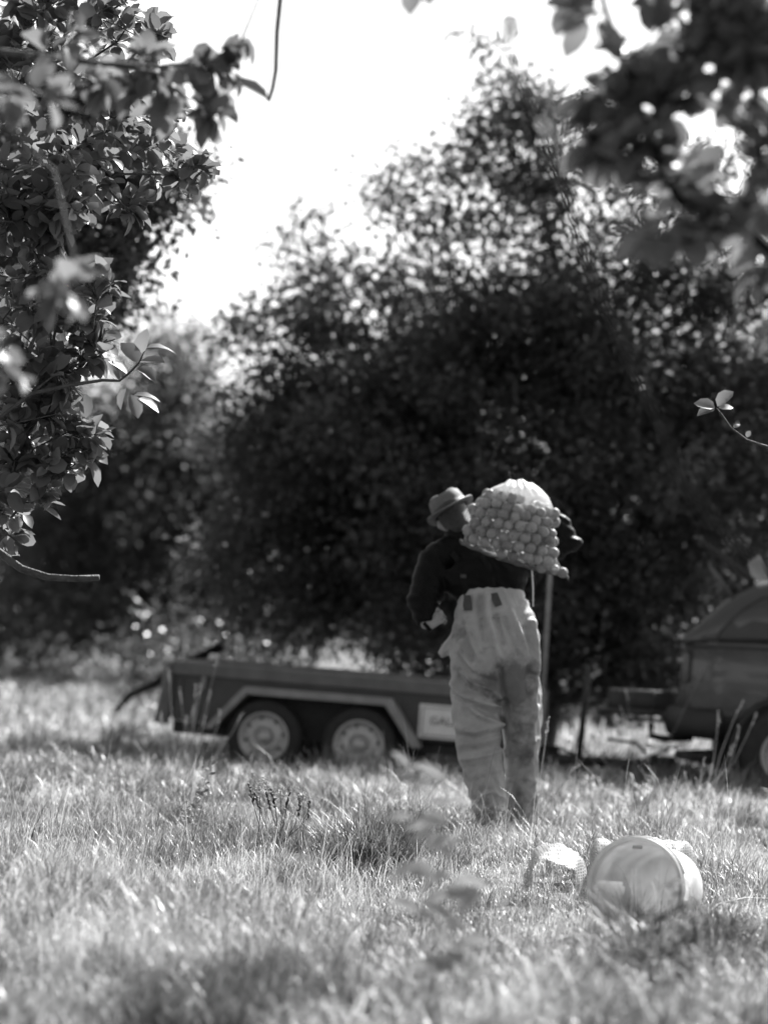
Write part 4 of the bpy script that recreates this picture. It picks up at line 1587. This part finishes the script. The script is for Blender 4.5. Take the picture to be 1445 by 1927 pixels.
# dungarees
du = Geo()
loft(du, [(924, 1114, .03, .160, .125), (925, 1135, .02, .178, .135), (928, 1165, .01, .205, .15), (932, 1200, .0, .222, .165), (932, 1250, -.01, .228, .170), (932, 1285, 0, .214, .145), (936, 1312, .01, .165, .12)], 36)
du.tube([H(900, 1205, 0), H(894, 1250, -.005), H(895, 1310, -.015), H(897, 1355, -.02), H(903, 1420, -.04), H(912, 1470, -.06), H(922, 1525, -.09), FL + (0, 0, .10)],
        [(.08, .07), (.112, .115), (.125, .138), (.122, .128), (.112, .112), (.098, .10), (.090, .095), (.082, .09)], 26, ref=(1, 0, 0))
du.tube([H(962, 1205, 0), H(970, 1250, 0), H(980, 1310, .0), H(982, 1355, .03), H(980, 1420, .09), H(981, 1470, .15), H(984, 1525, .19), FR + (0, 0, .10)],
        [(.08, .07), (.104, .115), (.106, .138), (.100, .13), (.09, .112), (.084, .095), (.078, .09), (.074, .085)], 26, ref=(1, 0, 0))
# side pocket that stands out on the left hip
du.tube([H(880, 1200, .0), H(858, 1212, .0), H(838, 1224, .0), H(827, 1234, .0)], [(.06, .08), (.055, .06), (.045, .03), (.025, .014)], 12, ref=(0, 1, 0))
V, N, F = remesh(du, .0078, 4)
px = PR(V)
back = np.clip(-N[:, 1] * 1.3 + .35, 0, 1)


def seg_d(p, pts):
    best = np.full(len(p), 1e9)
    for a, b in zip(pts[:-1], pts[1:]):
        a, b = np.array(a, float), np.array(b, float)
        ab = b - a
        t = np.clip(((p - a) @ ab) / (ab @ ab), 0, 1)
        best = np.minimum(best, np.linalg.norm(p - (a + t[:, None] * ab), axis=1))
    return best


disp = np.zeros(len(V))
for amp, wd, pts in [
    (.016, 6, [(915, 1122), (918, 1160), (930, 1200), (940, 1250)]), (-.014, 7, [(903, 1125), (905, 1165), (914, 1205)]), (-.012, 5, [(934, 1160), (945, 1210)]),
    (.014, 6, [(880, 1180), (892, 1215), (905, 1240)]), (-.012, 6, [(868, 1175), (878, 1210), (888, 1240)]), (.012, 6, [(865, 1215), (872, 1240), (890, 1262)]),
    (.015, 6, [(850, 1225), (866, 1262), (895, 1290), (925, 1296), (944, 1312)]), (-.012, 8, [(870, 1245), (895, 1277), (930, 1284)]), (-.016, 6, [(858, 1262), (880, 1296), (915, 1305)]),
    (.016, 5, [(848, 1280), (865, 1305), (905, 1322), (935, 1330)]), (-.012, 5, [(858, 1308), (890, 1330), (930, 1345)]), (.014, 5, [(870, 1310), (900, 1345), (940, 1364)]),
    (.013, 4, [(860, 1370), (890, 1378), (938, 1366)]), (-.011, 5, [(862, 1385), (895, 1392), (940, 1380)]), (.012, 4, [(868, 1402), (900, 1396), (940, 1385)]), (-.010, 5, [(868, 1415), (905, 1412), (942, 1400)]),
    (.011, 4, [(870, 1430), (905, 1425), (945, 1412)]), (-.009, 5, [(875, 1445), (912, 1442), (945, 1430)]), (.010, 5, [(885, 1465), (920, 1452), (948, 1448)]),
    (.012, 4, [(898, 1500), (925, 1490), (950, 1505)]), (-.011, 5, [(895, 1515), (925, 1508), (950, 1520)]), (.012, 4, [(900, 1528), (925, 1518), (955, 1532)]),
    (.016, 5, [(1000, 1170), (1008, 1230), (1005, 1290), (1000, 1360), (998, 1420)]), (-.010, 5, [(990, 1180), (996, 1240), (994, 1300)]),
    (.012, 5, [(960, 1150), (975, 1185), (990, 1220), (1000, 1260)]), (-.010, 5, [(950, 1165), (962, 1200), (980, 1240)]), (-.014, 5, [(944, 1260), (946, 1290), (948, 1320)]),
    (.010, 5, [(1010, 1330), (1002, 1350), (990, 1360)]), (.010, 4, [(960, 1390), (985, 1398), (1010, 1390)]), (.010, 4, [(958, 1470), (982, 1462), (1008, 1472)]), (.010, 4, [(962, 1500), (984, 1508), (1008, 1498)]),
]:
    if pts[0][1] > 1360:
        amp, wd = amp * random.uniform(.35, .95), wd * random.uniform(.8, 1.5)
    disp += amp * np.exp(-(seg_d(px, pts) / wd) ** 2)
disp = disp * back * 1.8 + .0045 * np.sin(V[:, 2] * 60 + 5 * np.sin(V[:, 0] * 30) + V[:, 1] * 40) * (1 - .6 * back) + .003 * wob(V[:, 0] * 10, V[:, 2] * 10 + V[:, 1] * 8, 2.0)
V = V + N * disp[:, None]
# wet dark patches: the seat and the shins
g2 = lambda cx, cy, sx, sy: np.exp(-((px[:, 0] - cx) / sx) ** 2 - ((px[:, 1] - cy) / sy) ** 2)
stain = .52 * g2(970, 1280, 40, 42) + .36 * g2(905, 1284, 40, 20) + .55 * sstep(1470, 1580, px[:, 1]) + .22 * g2(985, 1440, 30, 100) + .2 * g2(965, 1350, 26, 70) + .25 * g2(860, 1190, 18, 26)
do = obj("dungarees", V, F, M['dungaree'], person)
at = do.data.attributes.new("stain", 'FLOAT', 'POINT')
at.data.foreach_set("value", stain.astype(np.float32))


def on_back(px0, py0, g_pts, lift):
    """nearest back-facing cloth depth under a pixel"""
    d = np.hypot(px[:, 0] - px0, px[:, 1] - py0) + np.where(N[:, 1] > 0, 1e3, 0)
    return V[int(np.argmin(d))][1] - lift


def patch_on(name, poly, lift, th, m, parent):
    Vp = []
    c = np.mean(poly, axis=0)
    y = min(on_back(a, b, None, lift) for a, b in poly + [tuple(c)])
    for (a, b) in poly:
        yy = min(on_back(a, b, None, lift), y + .02)
        Vp.append(P(a, b, yy))
    n = len(Vp)
    Vb = [v + np.array([0, th, 0]) for v in Vp]
    F_ = [tuple(range(n)), tuple(reversed(range(n, 2 * n)))] + [(k, n + k, n + (k + 1) % n, (k + 1) % n) for k in range(n)]
    return obj(name, Vp + Vb, F_, m, parent, False)


patch_on("strap_tab", [(873, 1120), (885, 1120), (889, 1140), (888, 1149), (873, 1149), (871, 1140)], .006, .02, M['strap'], do)
patch_on("strap_tab", [(924, 1117), (936, 1115), (945, 1138), (932, 1143), (926, 1130)], .006, .02, M['strap'], do)
# braces running up over the jacket
sp = Geo()
for pts in ([(879, 1124), (876, 1105), (872, 1085), (862, 1055), (850, 1040)], [(930, 1120), (926, 1095), (918, 1065), (905, 1045)]):
    q = []
    jv = np.array([v.co for v in jo.data.vertices]) + np.array(person.location)
    jp_ = PR(jv)
    for a, b in pts:
        d = np.hypot(jp_[:, 0] - a, jp_[:, 1] - b) + jv[:, 1] * 30
        q.append(P(a, b, jv[int(np.argmin(d))][1] - .004))
    g_ = Geo()
    g_.tube(q, [(.017, .004)] * len(q), 8, ref=(1, 0, 0))
    bo_ = g_.obj("brace", M['brace'], do)
    if pts[0][0] == 879:
        Geo().box(q[2] + np.array([0, -.006, 0]), (.032, .008, .022), bev=.003).obj("buckle", M['buckle'], bo_)
# waistband seam
for poly in ([(858, 1162), (880, 1161), (908, 1164)], [(926, 1163), (950, 1157), (982, 1143)]):
    q = [P(a, b, on_back(a, b, None, .001)) for a, b in poly]
    Geo().tube(q, [.004] * 3, 6).obj("seam", M['dungaree'], do)
for Fp in (FL, FR):
    g_ = Geo()
    g_.tube([Fp + (0, -.10, .04), Fp + (0, -.05, .045), Fp + (0, .05, .045), Fp + (0, .14, .038), Fp + (0, .19, .03)], [(.034, .034), (.042, .045), (.044, .045), (.048, .036), (.03, .022)], 14, ref=(1, 0, 0))
    g_.tube([Fp + (0, -.02, .04), Fp + (0, -.01, .12), Fp + (0, 0, .2)], [.05, .05, .05], 14)
    V_, N_, F_ = remesh(g_, .009, 2)
    obj("boot", V_, F_, M['boot'], person)
g_ = Geo()
g_.tube([WL - hv * .005, WL + hv * .014], [.031, .031], 14)
g_.obj("cuff", M['jacket'], jo)

# ------------------------------------------------------------------ the net sack and its apples
YS = -.16
out_l = [(1021, 868), (1000, 879), (985, 884), (965, 887), (945, 892), (930, 908), (918, 925), (908, 945)]
out_r = [(1084, 1066), (1075, 1060), (1055, 1049), (1030, 1046), (1005, 1044), (975, 1045), (952, 1040), (935, 1032), (920, 1018), (908, 1000)]
tl_ = np.linspace(0, 1, len(out_l))
tr_ = np.linspace(0, 1, len(out_r))


def sack_px(u, v):
    ly, lx = np.interp(v, tl_, [q[0] for q in out_l]), np.interp(v, tl_, [q[1] for q in out_l])
    ry, rx = np.interp(v, tr_, [q[0] for q in out_r]), np.interp(v, tr_, [q[1] for q in out_r])
    sag = (6 * np.sin(np.pi * u) * (1 - v) - 6 * np.sin(np.pi * u) * sstep(.75, 1, v))
    return lx + (rx - lx) * u, ly + (ry - ly) * u + sag


def sack_depth(u, v):
    e = np.clip(np.sin(np.pi * np.clip(u, 0, 1)), 0, 1) ** .55
    b = np.interp(v, [0, .06, .2, .45, .7, .88, 1.0], [.012, .05, .125, .15, .125, .085, .012])
    return e * b + .006


nu, nv = 46, 44
sv, sf = [], []
for sgn in (-1, 1):
    for iv in range(nv + 1):
        for iu in range(nu + 1):
            u, v = iu / nu, iv / nv
            x, y = sack_px(u, v)
            d = sack_depth(u, v) * (1 if sgn < 0 else .72)
            wr = .006 * math.sin(u * 41 + 5 * v) * sstep(.68, .9, v) + .004 * math.sin(u * 23 - v * 31) * sstep(.6, .9, v) + .004 * math.sin(u * 50) * sstep(.1, .0, v)
            d = max(d + wr * math.sin(math.pi * u), .004)
            ey = 2 * math.sin(u * 15 + 1) * sstep(.85, 1, v)
            sv.append(H(x, y + ey, YS + sgn * d))
m_ = (nu + 1) * (nv + 1)
for s_ in range(2):
    for iv in range(nv):
        for iu in range(nu):
            a = s_ * m_ + iv * (nu + 1) + iu
            q = (a, a + 1, a + nu + 2, a + nu + 1)
            sf.append(q if s_ == 0 else tuple(reversed(q)))
sk = empty("net_sack", H(965, 1080, YS))
tag(sk, "bulging pale net sack of apples slung over the man's right shoulder", "sack")
net = obj("net", sv, sf, M['net'], sk)
nat = net.data.attributes.new("bunched", 'FLOAT', 'POINT')      # the slack net folds over itself near the mouth
nat.data.foreach_set("value", np.array([.62 * float(sstep(.60 + .06 * math.sin(iu * .4), .84, iv / nv)) for _s in range(2) for iv in range(nv + 1) for iu in range(nu + 1)], np.float32))
hm = Geo()
q = [H(*sack_px(u, 0.0), YS - .004) for u in np.linspace(-.0, 1.0, 22)]
hm.tube([p + np.array([0, 0, .003 * math.sin(k * 2.1)]) for k, p in enumerate(q)], [(.011, .005)] * 22, 8, ref=(0, 0, 1))
hm.tube([H(1063, 1082, YS), H(1068, 1087, YS), H(1069, 1092, YS)], [.012, .007, .003], 6)
hm.tube([H(870, 1022, YS), H(867, 1018, YS), H(866, 1014, YS)], [.010, .008, .004], 6)
hm.obj("hem", M['hem'], sk)
Geo().tube([H(1001, 1072, YS + .02), H(1002, 1090, YS + .06), H(1003, 1110, YS + .07), H(1003, 1142, YS + .08)], [.0045, .004, .004, .004], 6).obj("edge_light_strip", M['edge_light'], sk)  # added white strip: the jacket's sunlit right edge, painted as geometry

ap = []
for q in range(13):
    t = q / 12
    a = math.pi * t
    r = math.sin(a) * (1 + .06 * math.cos(a))
    h = -math.cos(a) * .93
    if t > .85:
        h -= .9 * (t - .85)
    if t < .12:
        h += .9 * (.12 - t)
    ap.append((max(r, .0), h))
ag = Geo().lathe(ap, (0, 0, 0), (0, 0, 1), 18)
cal = Geo()
for q in range(5):
    a = q * 1.257
    cal.tube([(0, 0, -.80), (.10 * math.cos(a), .10 * math.sin(a), -.90), (.16 * math.cos(a), .16 * math.sin(a), -.86)], [.05, .035, .01], 4)
ame = make_mesh("apple", ag.V, ag.F, True)
ame.materials.append(M['apple'])
cme = make_mesh("calyx", cal.V, cal.F, True)
cme.materials.append(M['bark'])
rng = np.random.default_rng(17)
placed = []
UG, VG = np.meshgrid(np.linspace(.02, .98, 90), np.linspace(.03, .8, 90))
XG, YG = sack_px(UG, VG)
for layer in (0, 1):
    for j in range(12):
        for i in range(13):
            x = 872 + 21.2 * i + (10.6 if (j + layer) % 2 else 0) + rng.normal(0, 2.0)
            y = 918 + 18.2 * j + (x - 965) * .16 + rng.normal(0, 2.0)
            k = int(np.argmin((XG - x) ** 2 + (YG - y) ** 2))
            if math.hypot(XG.flat[k] - x, YG.flat[k] - y) > 3:
                continue
            u, v = UG.flat[k], VG.flat[k]
            if v > .73 + .06 * math.sin(u * 5 + .4) or v < .045:
                continue
            r = rng.uniform(.0262, .0305)
            dep = YS - max(sack_depth(u, v) - r * 1.05, 0) * (1 if layer == 0 else 0) - (0 if layer == 0 else max(sack_depth(u, v) - r * 1.05 - .055, -.04))
            placed.append((H(x, y, dep + rng.normal(0, .004)), r))
print("apples", len(placed))
for k, (c, r) in enumerate(placed):
    o = bpy.data.objects.new("apple", ame)
    col.objects.link(o)
    o.location = c
    o.scale = (r, r, r * rng.uniform(.92, 1.05))
    ax = rng.uniform(0, 6.28)
    o.rotation_euler = (rng.uniform(-1.0, 2.6), rng.uniform(-1, 1), ax)
    tag(o, "pale apple inside the net sack on the man's shoulder", "apple", "apples in the net sack")
    c_ = bpy.data.objects.new("calyx", cme)
    col.objects.link(c_)
    c_.parent = o

# ------------------------------------------------------------------ pail and empty sacks in the grass
pc = P(1193, 1676, 8.85)
R1, R2, LP = .165, .138, .33
gz = float(gnd(pc[0], 8.85))
th = math.radians(26)
ax = unit(np.array([math.sin(th), math.cos(th), -(R1 - R2) / LP]))
pc = np.array([pc[0], 8.85, gz + R1 + .002])
pail = empty("plastic_pail", (pc[0], pc[1], gz))
tag(pail, "off-white round plastic pail lying on its side in the grass", "pail")
pr = [(R1 - .004, .0), (R1 + .008, -.004), (R1 + .010, .004), (R1 + .009, .012), (R1 + .001, .016), (R1 - .001, .035), (R1 + .006, .037), (R1 + .006, .042), (R1 - .003, .045),
      (R1 - .018, .2), (R2 + .002, LP - .01), (R2 - .006, LP), (R2 - .02, LP), (R2 - .024, LP - .008), (.0, LP - .008)]
Geo().lathe(pr + [(0.0, LP - .012), (R2 - .022, LP - .012), (R2 - .004, LP - .02), (R1 - .006, .03), (R1 - .004, .0)], pc, ax, 56).obj("shell", M['pail'], pail)
up_ = unit(np.array([0, 0, 1.0]) - ax * ax[2])
sd_ = np.cross(up_, ax)
q = [pc + ax * .03 + (sd_ * math.cos(a) * (R1 + .012) + up_ * math.sin(a) * (R1 + .012)) - ax * .06 * math.sin(a) * 0 for a in np.linspace(.35, math.pi - .35, 20)]
Geo().tube(q, [.003] * 20, 6).obj("wire_handle", M['wire'], pail)
Geo().box(pc + ax * .004 + up_ * (R1 - .028), (.035, .004, .012), bev=.001).obj("moulded_tab", M['pail'], pail)


def cloth(name, rows, m, label, seed, crumple=.012, sub=7, group=None):
    """crumpled sack: control grid of (px, py, Y), smoothed and wrinkled, two layers thick"""
    rng = np.random.default_rng(seed)
    G = np.array([[P(*q) for q in r] for r in rows])
    R_, C_, _ = G.shape

    def cr(A, t):
        n = A.shape[0]
        i = min(int(t), n - 2)
        f = t - i
        p0, p1, p2, p3 = A[max(i - 1, 0)], A[i], A[i + 1], A[min(i + 2, n - 1)]
        return .5 * (2 * p1 + (p2 - p0) * f + (2 * p0 - 5 * p1 + 4 * p2 - p3) * f * f + (3 * p1 - p0 - 3 * p2 + p3) * f ** 3)

    nr, nc = (R_ - 1) * sub + 1, (C_ - 1) * sub + 1
    A = np.array([[cr(np.array([cr(G[r], c / sub) for r in range(R_)]), k / sub) for c in range(nc)] for k in range(nr)])
    du_ = np.gradient(A, axis=1)
    dv_ = np.gradient(A, axis=0)
    Nn = unit(np.cross(du_, dv_))
    uu, vv = np.meshgrid(np.linspace(0, C_ - 1, nc), np.linspace(0, R_ - 1, nr))
    wr = wob(uu + seed, vv * 1.3, 3.0) * .7 + .6 * np.sin(uu * 7 + vv * 3 + 2 * np.sin(vv * 3 + seed)) * wob(uu, vv - seed, 2)
    A = A + Nn * (wr * crumple)[..., None]
    B = A - Nn * .004
    V = np.concatenate([A.reshape(-1, 3), B.reshape(-1, 3)])
    F = []
    o_ = nr * nc
    for i in range(nr - 1):
        for j in range(nc - 1):
            a = i * nc + j
            F.append((a, a + 1, a + nc + 1, a + nc))
            F.append((o_ + a, o_ + a + nc, o_ + a + nc + 1, o_ + a + 1))
    o = obj(name, V, F, m, None)
    tag(o, label, "sack", group)
    return o


YA = 10.35
cloth("empty_sack", [
    [(985, 1672, YA + .1), (1000, 1610, YA + .22), (1030, 1590, YA + .26), (1062, 1594, YA + .24), (1090, 1612, YA + .2), (1104, 1650, YA + .12)],
    [(995, 1676, YA), (1006, 1618, YA + .06), (1032, 1596, YA + .08), (1062, 1600, YA + .06), (1092, 1622, YA + .02), (1106, 1672, YA)],
    [(1002, 1684, YA - .1), (1006, 1630, YA - .12), (1028, 1618, YA - .14), (1058, 1632, YA - .14), (1082, 1640, YA - .12), (1092, 1684, YA - .12)],
], M['weave'], "crumpled white woven sack arched over a dark hollow beside the pail", 4, .009, group="empty sacks on the grass")
YB2 = 9.75
cloth("empty_sack", [
    [(1100, 1690, YB2), (1112, 1640, YB2 + .1), (1125, 1600, YB2 + .18), (1165, 1592, YB2 + .22), (1215, 1582, YB2 + .24), (1262, 1588, YB2 + .22), (1290, 1602, YB2 + .2), (1310, 1660, YB2 + .2)],
    [(1088, 1700, YB2 - .05), (1108, 1652, YB2), (1120, 1585, YB2 + .06), (1160, 1588, YB2 + .1), (1210, 1578, YB2 + .1), (1258, 1586, YB2 + .08), (1296, 1592, YB2 + .06), (1302, 1650, YB2 + .06)],
    [(1086, 1712, YB2 - .15), (1100, 1670, YB2 - .12), (1135, 1630, YB2 - .08), (1170, 1600, YB2 - .06), (1215, 1594, YB2 - .06), (1256, 1600, YB2 - .06), (1284, 1612, YB2 - .06), (1294, 1690, YB2 - .06)],
    [(1100, 1722, YB2 - .22), (1118, 1692, YB2 - .2), (1140, 1660, YB2 - .18), (1175, 1660, YB2 - .16), (1215, 1660, YB2 - .16), (1250, 1670, YB2 - .16), (1275, 1680, YB2 - .16), (1285, 1720, YB2 - .16)],
], M['weave'], "grey woven sack heaped behind the pail's rim", 9, .012, group="empty sacks on the grass")


# ------------------------------------------------------------------ weeds, stalks and twigs
def stalk_clump(name, base_px, tips, label, m='straw', heads=True, r=(.003, .0016), Y=None, seed=0, cat="grass stalks"):
    """stalks that share one foot; tips are pixels at about the foot's depth"""
    rng = np.random.default_rng(seed)
    b = ground_pt(*base_px) if Y is None else np.array([P(base_px[0], base_px[1], Y)[0], Y, float(gnd(P(base_px[0], base_px[1], Y)[0], Y))])
    root = empty(name, b)
    tag(root, label, cat)
    for (tx_, ty_, bend) in tips:
        t = P(tx_, ty_, b[1] + rng.uniform(-.06, .06))
        f = b + np.array([rng.normal(0, .02), rng.normal(0, .02), -.01])
        mid = f * .5 + t * .5 + RIGHT * bend
        pts = [f, f * .7 + mid * .3 - RIGHT * bend * .2, mid, mid * .4 + t * .6 + RIGHT * bend * .25, t]
        s_ = Geo().tube(pts, list(np.linspace(r[0], r[1], 5)), 5).obj("stalk", M[m], root)
        if heads:
            d = unit(pts[-1] - pts[-2])
            hg = Geo()
            for k in range(12):
                q = t - d * .09 * k / 12 + rng.normal(0, .002, 3)
                e = q + d * .012 + rng.normal(0, .006, 3)
                hg.tube([q, q * .5 + e * .5, e], [.002, .005, .001], 4)
            hg.obj("seed_head", M[m], s_)
    return root


stalk_clump("grass_stalks", (345, 1478), [(318, 1262, 0), (338, 1300, .01), (368, 1290, .02), (378, 1290, .0), (410, 1232, .02), (395, 1300, .03), (350, 1350, 0), (385, 1350, .01), (415, 1340, .05), (455, 1345, .04), (303, 1345, -.02), (365, 1330, 0), (425, 1390, .02), (320, 1380, 0)],
            "fan of thin seeding grass stalks in front of the trailer's rear end", seed=3)
stalk_clump("grass_stalks", (1330, 1530), [(1398, 1318, -.03), (1352, 1345, .01), (1422, 1345, .02), (1390, 1370, .03), (1380, 1400, 0)],
            "tall pale feathery grass plume in front of the parked car", r=(.003, .0016), seed=4)
stalk_clump("grass_stalks", (1215, 1500), [(1322, 1262, .0), (1168, 1330, .0), (1178, 1298, 0), (1118, 1440, -.02), (1132, 1420, -.05)],
            "thin bent grass stalks between the man and the parked car", seed=5)
stalk_clump("grass_stalks", (985, 1585), [(1032, 1355, 0), (1004, 1470, 0), (1005, 1430, .01), (1088, 1440, 0), (972, 1500, 0), (1010, 1510, .01)],
            "grass stalks rising beside the man's right boot", seed=6)
stalk_clump("grass_stalks", (1290, 1560), [(1340, 1440, .02), (1270, 1465, 0), (1310, 1470, .02), (1365, 1450, -.02), (1325, 1430, 0), (1290, 1455, 0)],
            "cluster of pale feathery grass heads behind the pail", r=(.003, .0015), seed=7)
stalk_clump("grass_stalks", (520, 1600), [(470, 1480, -.01), (500, 1490, 0), (512, 1488, .01), (545, 1492, .0), (565, 1500, .02), (480, 1500, 0), (582, 1510, .04), (440, 1590, -.05)],
            "sparse brown grass stalks with ragged dry seed heads left of the broad tuft", m='tuft', seed=8)
stalk_clump("grass_stalks", (735, 1480), [(720, 1375, -.01), (750, 1440, 0), (690, 1410, -.02)], "single slanting straw in front of the trailer's wheels", seed=9, heads=False)
stalk_clump("grass_stalks", (700, 1520), [(660, 1474, 0)], "short bright slanting straw below the trailer's rear wheel", r=(.004, .003), seed=10, heads=False)

# dry ragged heads on those brown stalks
rng = np.random.default_rng(44)
b = ground_pt(510, 1605)
for (cx, cy, w, h, lab) in [(488, 1478, 30, 24, "ragged dry plant head, the tallest above the brown stalks"), (528, 1492, 30, 16, "ragged dry plant head in the middle of the brown stalks"), (570, 1500, 14, 12, "small ragged dry plant head at the right of the brown stalks")]:
    c = P(cx, cy, b[1])
    rt = empty("dry_plant", (c[0], b[1], float(gnd(c[0], b[1]))))
    tag(rt, lab, "dry plant", "dry plant heads")
    Geo().tube([np.array(rt.location) - (0, 0, .01), (np.array(rt.location) + c) / 2 + (.01, 0, 0), c], [.002, .0018, .0015], 5).obj("stem", M['tuft'], rt)
    g = Geo()
    for k in range(46):
        p0 = c + (RIGHT * rng.normal(0, w * .35) - UPV * rng.normal(0, h * .4)) / 500 + FWD * rng.normal(0, .02)
        d = unit(rng.normal(0, 1, 3) * (1, 1, .7)) * rng.uniform(.012, .03)
        g.tube([p0, p0 + d * .5 + rng.normal(0, .004, 3), p0 + d], [.0016, .0013, .0006], 4)
    g.obj("dry_head", M['straw'], rt)


def leafy_weed(name, base, stems, label, m, leaf, nleaf, seed, cat="weed", r=.003):
    rng = np.random.default_rng(seed)
    root = empty(name, base)
    tag(root, label, cat)
    for tip, bend in stems:
        f = base + np.array([rng.normal(0, .01), rng.normal(0, .01), -.01])
        pts = [f + (tip - f) * t + RIGHT * bend * math.sin(math.pi * t) for t in np.linspace(0, 1, 7)]
        s_ = Geo().tube(pts, list(np.linspace(r, r * .4, 7)), 5).obj("stem", M['straw'], root)
        for k in range(nleaf):
            t = .35 + .65 * k / max(1, nleaf - 1)
            q = f + (tip - f) * t + RIGHT * bend * math.sin(math.pi * t)
            sg = 1 if k % 2 else -1
            d = unit(RIGHT * sg * rng.uniform(.6, 1) + UPV * rng.uniform(-.1, .7) + FWD * rng.normal(0, .5))
            V_, F_ = leaves_mesh(np.array([q]), np.array([d]), np.array([[rng.normal(0, .4), -.4, 1.0]]), np.array([leaf * rng.uniform(.7, 1.2)]), LEAF_T[k % 6], np.array([1.0]))
            obj("leaf", V_, F_, M[m], root)
    return root


b = ground_pt(362, 1590)
leafy_weed("seedling", b, [(P(398, 1440, b[1]), -.02), (P(385, 1478, b[1]), .01), (P(345, 1515, b[1]), 0)], "slender leafy seedling with small paired leaves standing above the grass", 'leaf_pale', .035, 12, 5, "seedling")
b = ground_pt(508, 1648)
leafy_weed("ground_weed", b, [(P(488, 1632, b[1]), 0), (P(525, 1628, b[1]), 0), (P(515, 1640, b[1]), 0)], "low broad-leaved weed at the foot of the brown stalks", 'leaf_pale', .06, 3, 6, "weed")
b = np.array([P(870, 1700, 6.1)[0], 6.1, float(gnd(P(870, 1700, 6.1)[0], 6.1))])
leafy_weed("tall_weed", b, [(P(770, 1445, 6.1), -.02), (P(800, 1470, 6.1), -.01), (P(835, 1465, 6.1), .0), (P(850, 1620, 6.1), .02)],
           "blurred pale-leaved tall weed close in front of the man's left leg", 'weed_pale', .075, 9, 7, "weed")
b = np.array([P(1250, 1900, 6.7)[0], 6.7, float(gnd(P(1250, 1900, 6.7)[0], 6.7))])
leafy_weed("tall_weed", b, [(P(1265, 1660, 6.7), .02), (P(1225, 1720, 6.7), .0), (P(1300, 1740, 6.7), .02), (P(1190, 1780, 6.7), -.01)],
           "blurred narrow-leaved weed standing in front of the pail", 'weed_leaf', .04, 14, 8, "weed", .003)
q = [ground_pt(1318, 1742) + (0, 0, .02), ground_pt(1350, 1728) + (0, 0, .05), ground_pt(1400, 1716) + (0, 0, .05), ground_pt(1450, 1712) + (0, 0, .04), ground_pt(1500, 1716) + (0, 0, .01)]
o = Geo().tube(q, [.002, .0035, .004, .0035, .003], 6).obj("fallen_twig", M['wood'])
tag(o, "pale bent twig lying on the grass right of the pail", "twig")
# fallen dark bough behind the trailer's rear end
q = [P(208, 1322, 27.5), P(245, 1308, 26.5), P(290, 1288, 25.5), P(350, 1250, 24.8), P(420, 1215, 24.5)]
q[0][2] = float(gnd(q[0][0], q[0][1])) + .03
o = Geo().tube(q, [.025, .04, .045, .05, .05], 8).obj("fallen_bough", M['bark_dark'])
tag(o, "dark fallen bough slanting down to the grass behind the trailer's rear end", "bough")
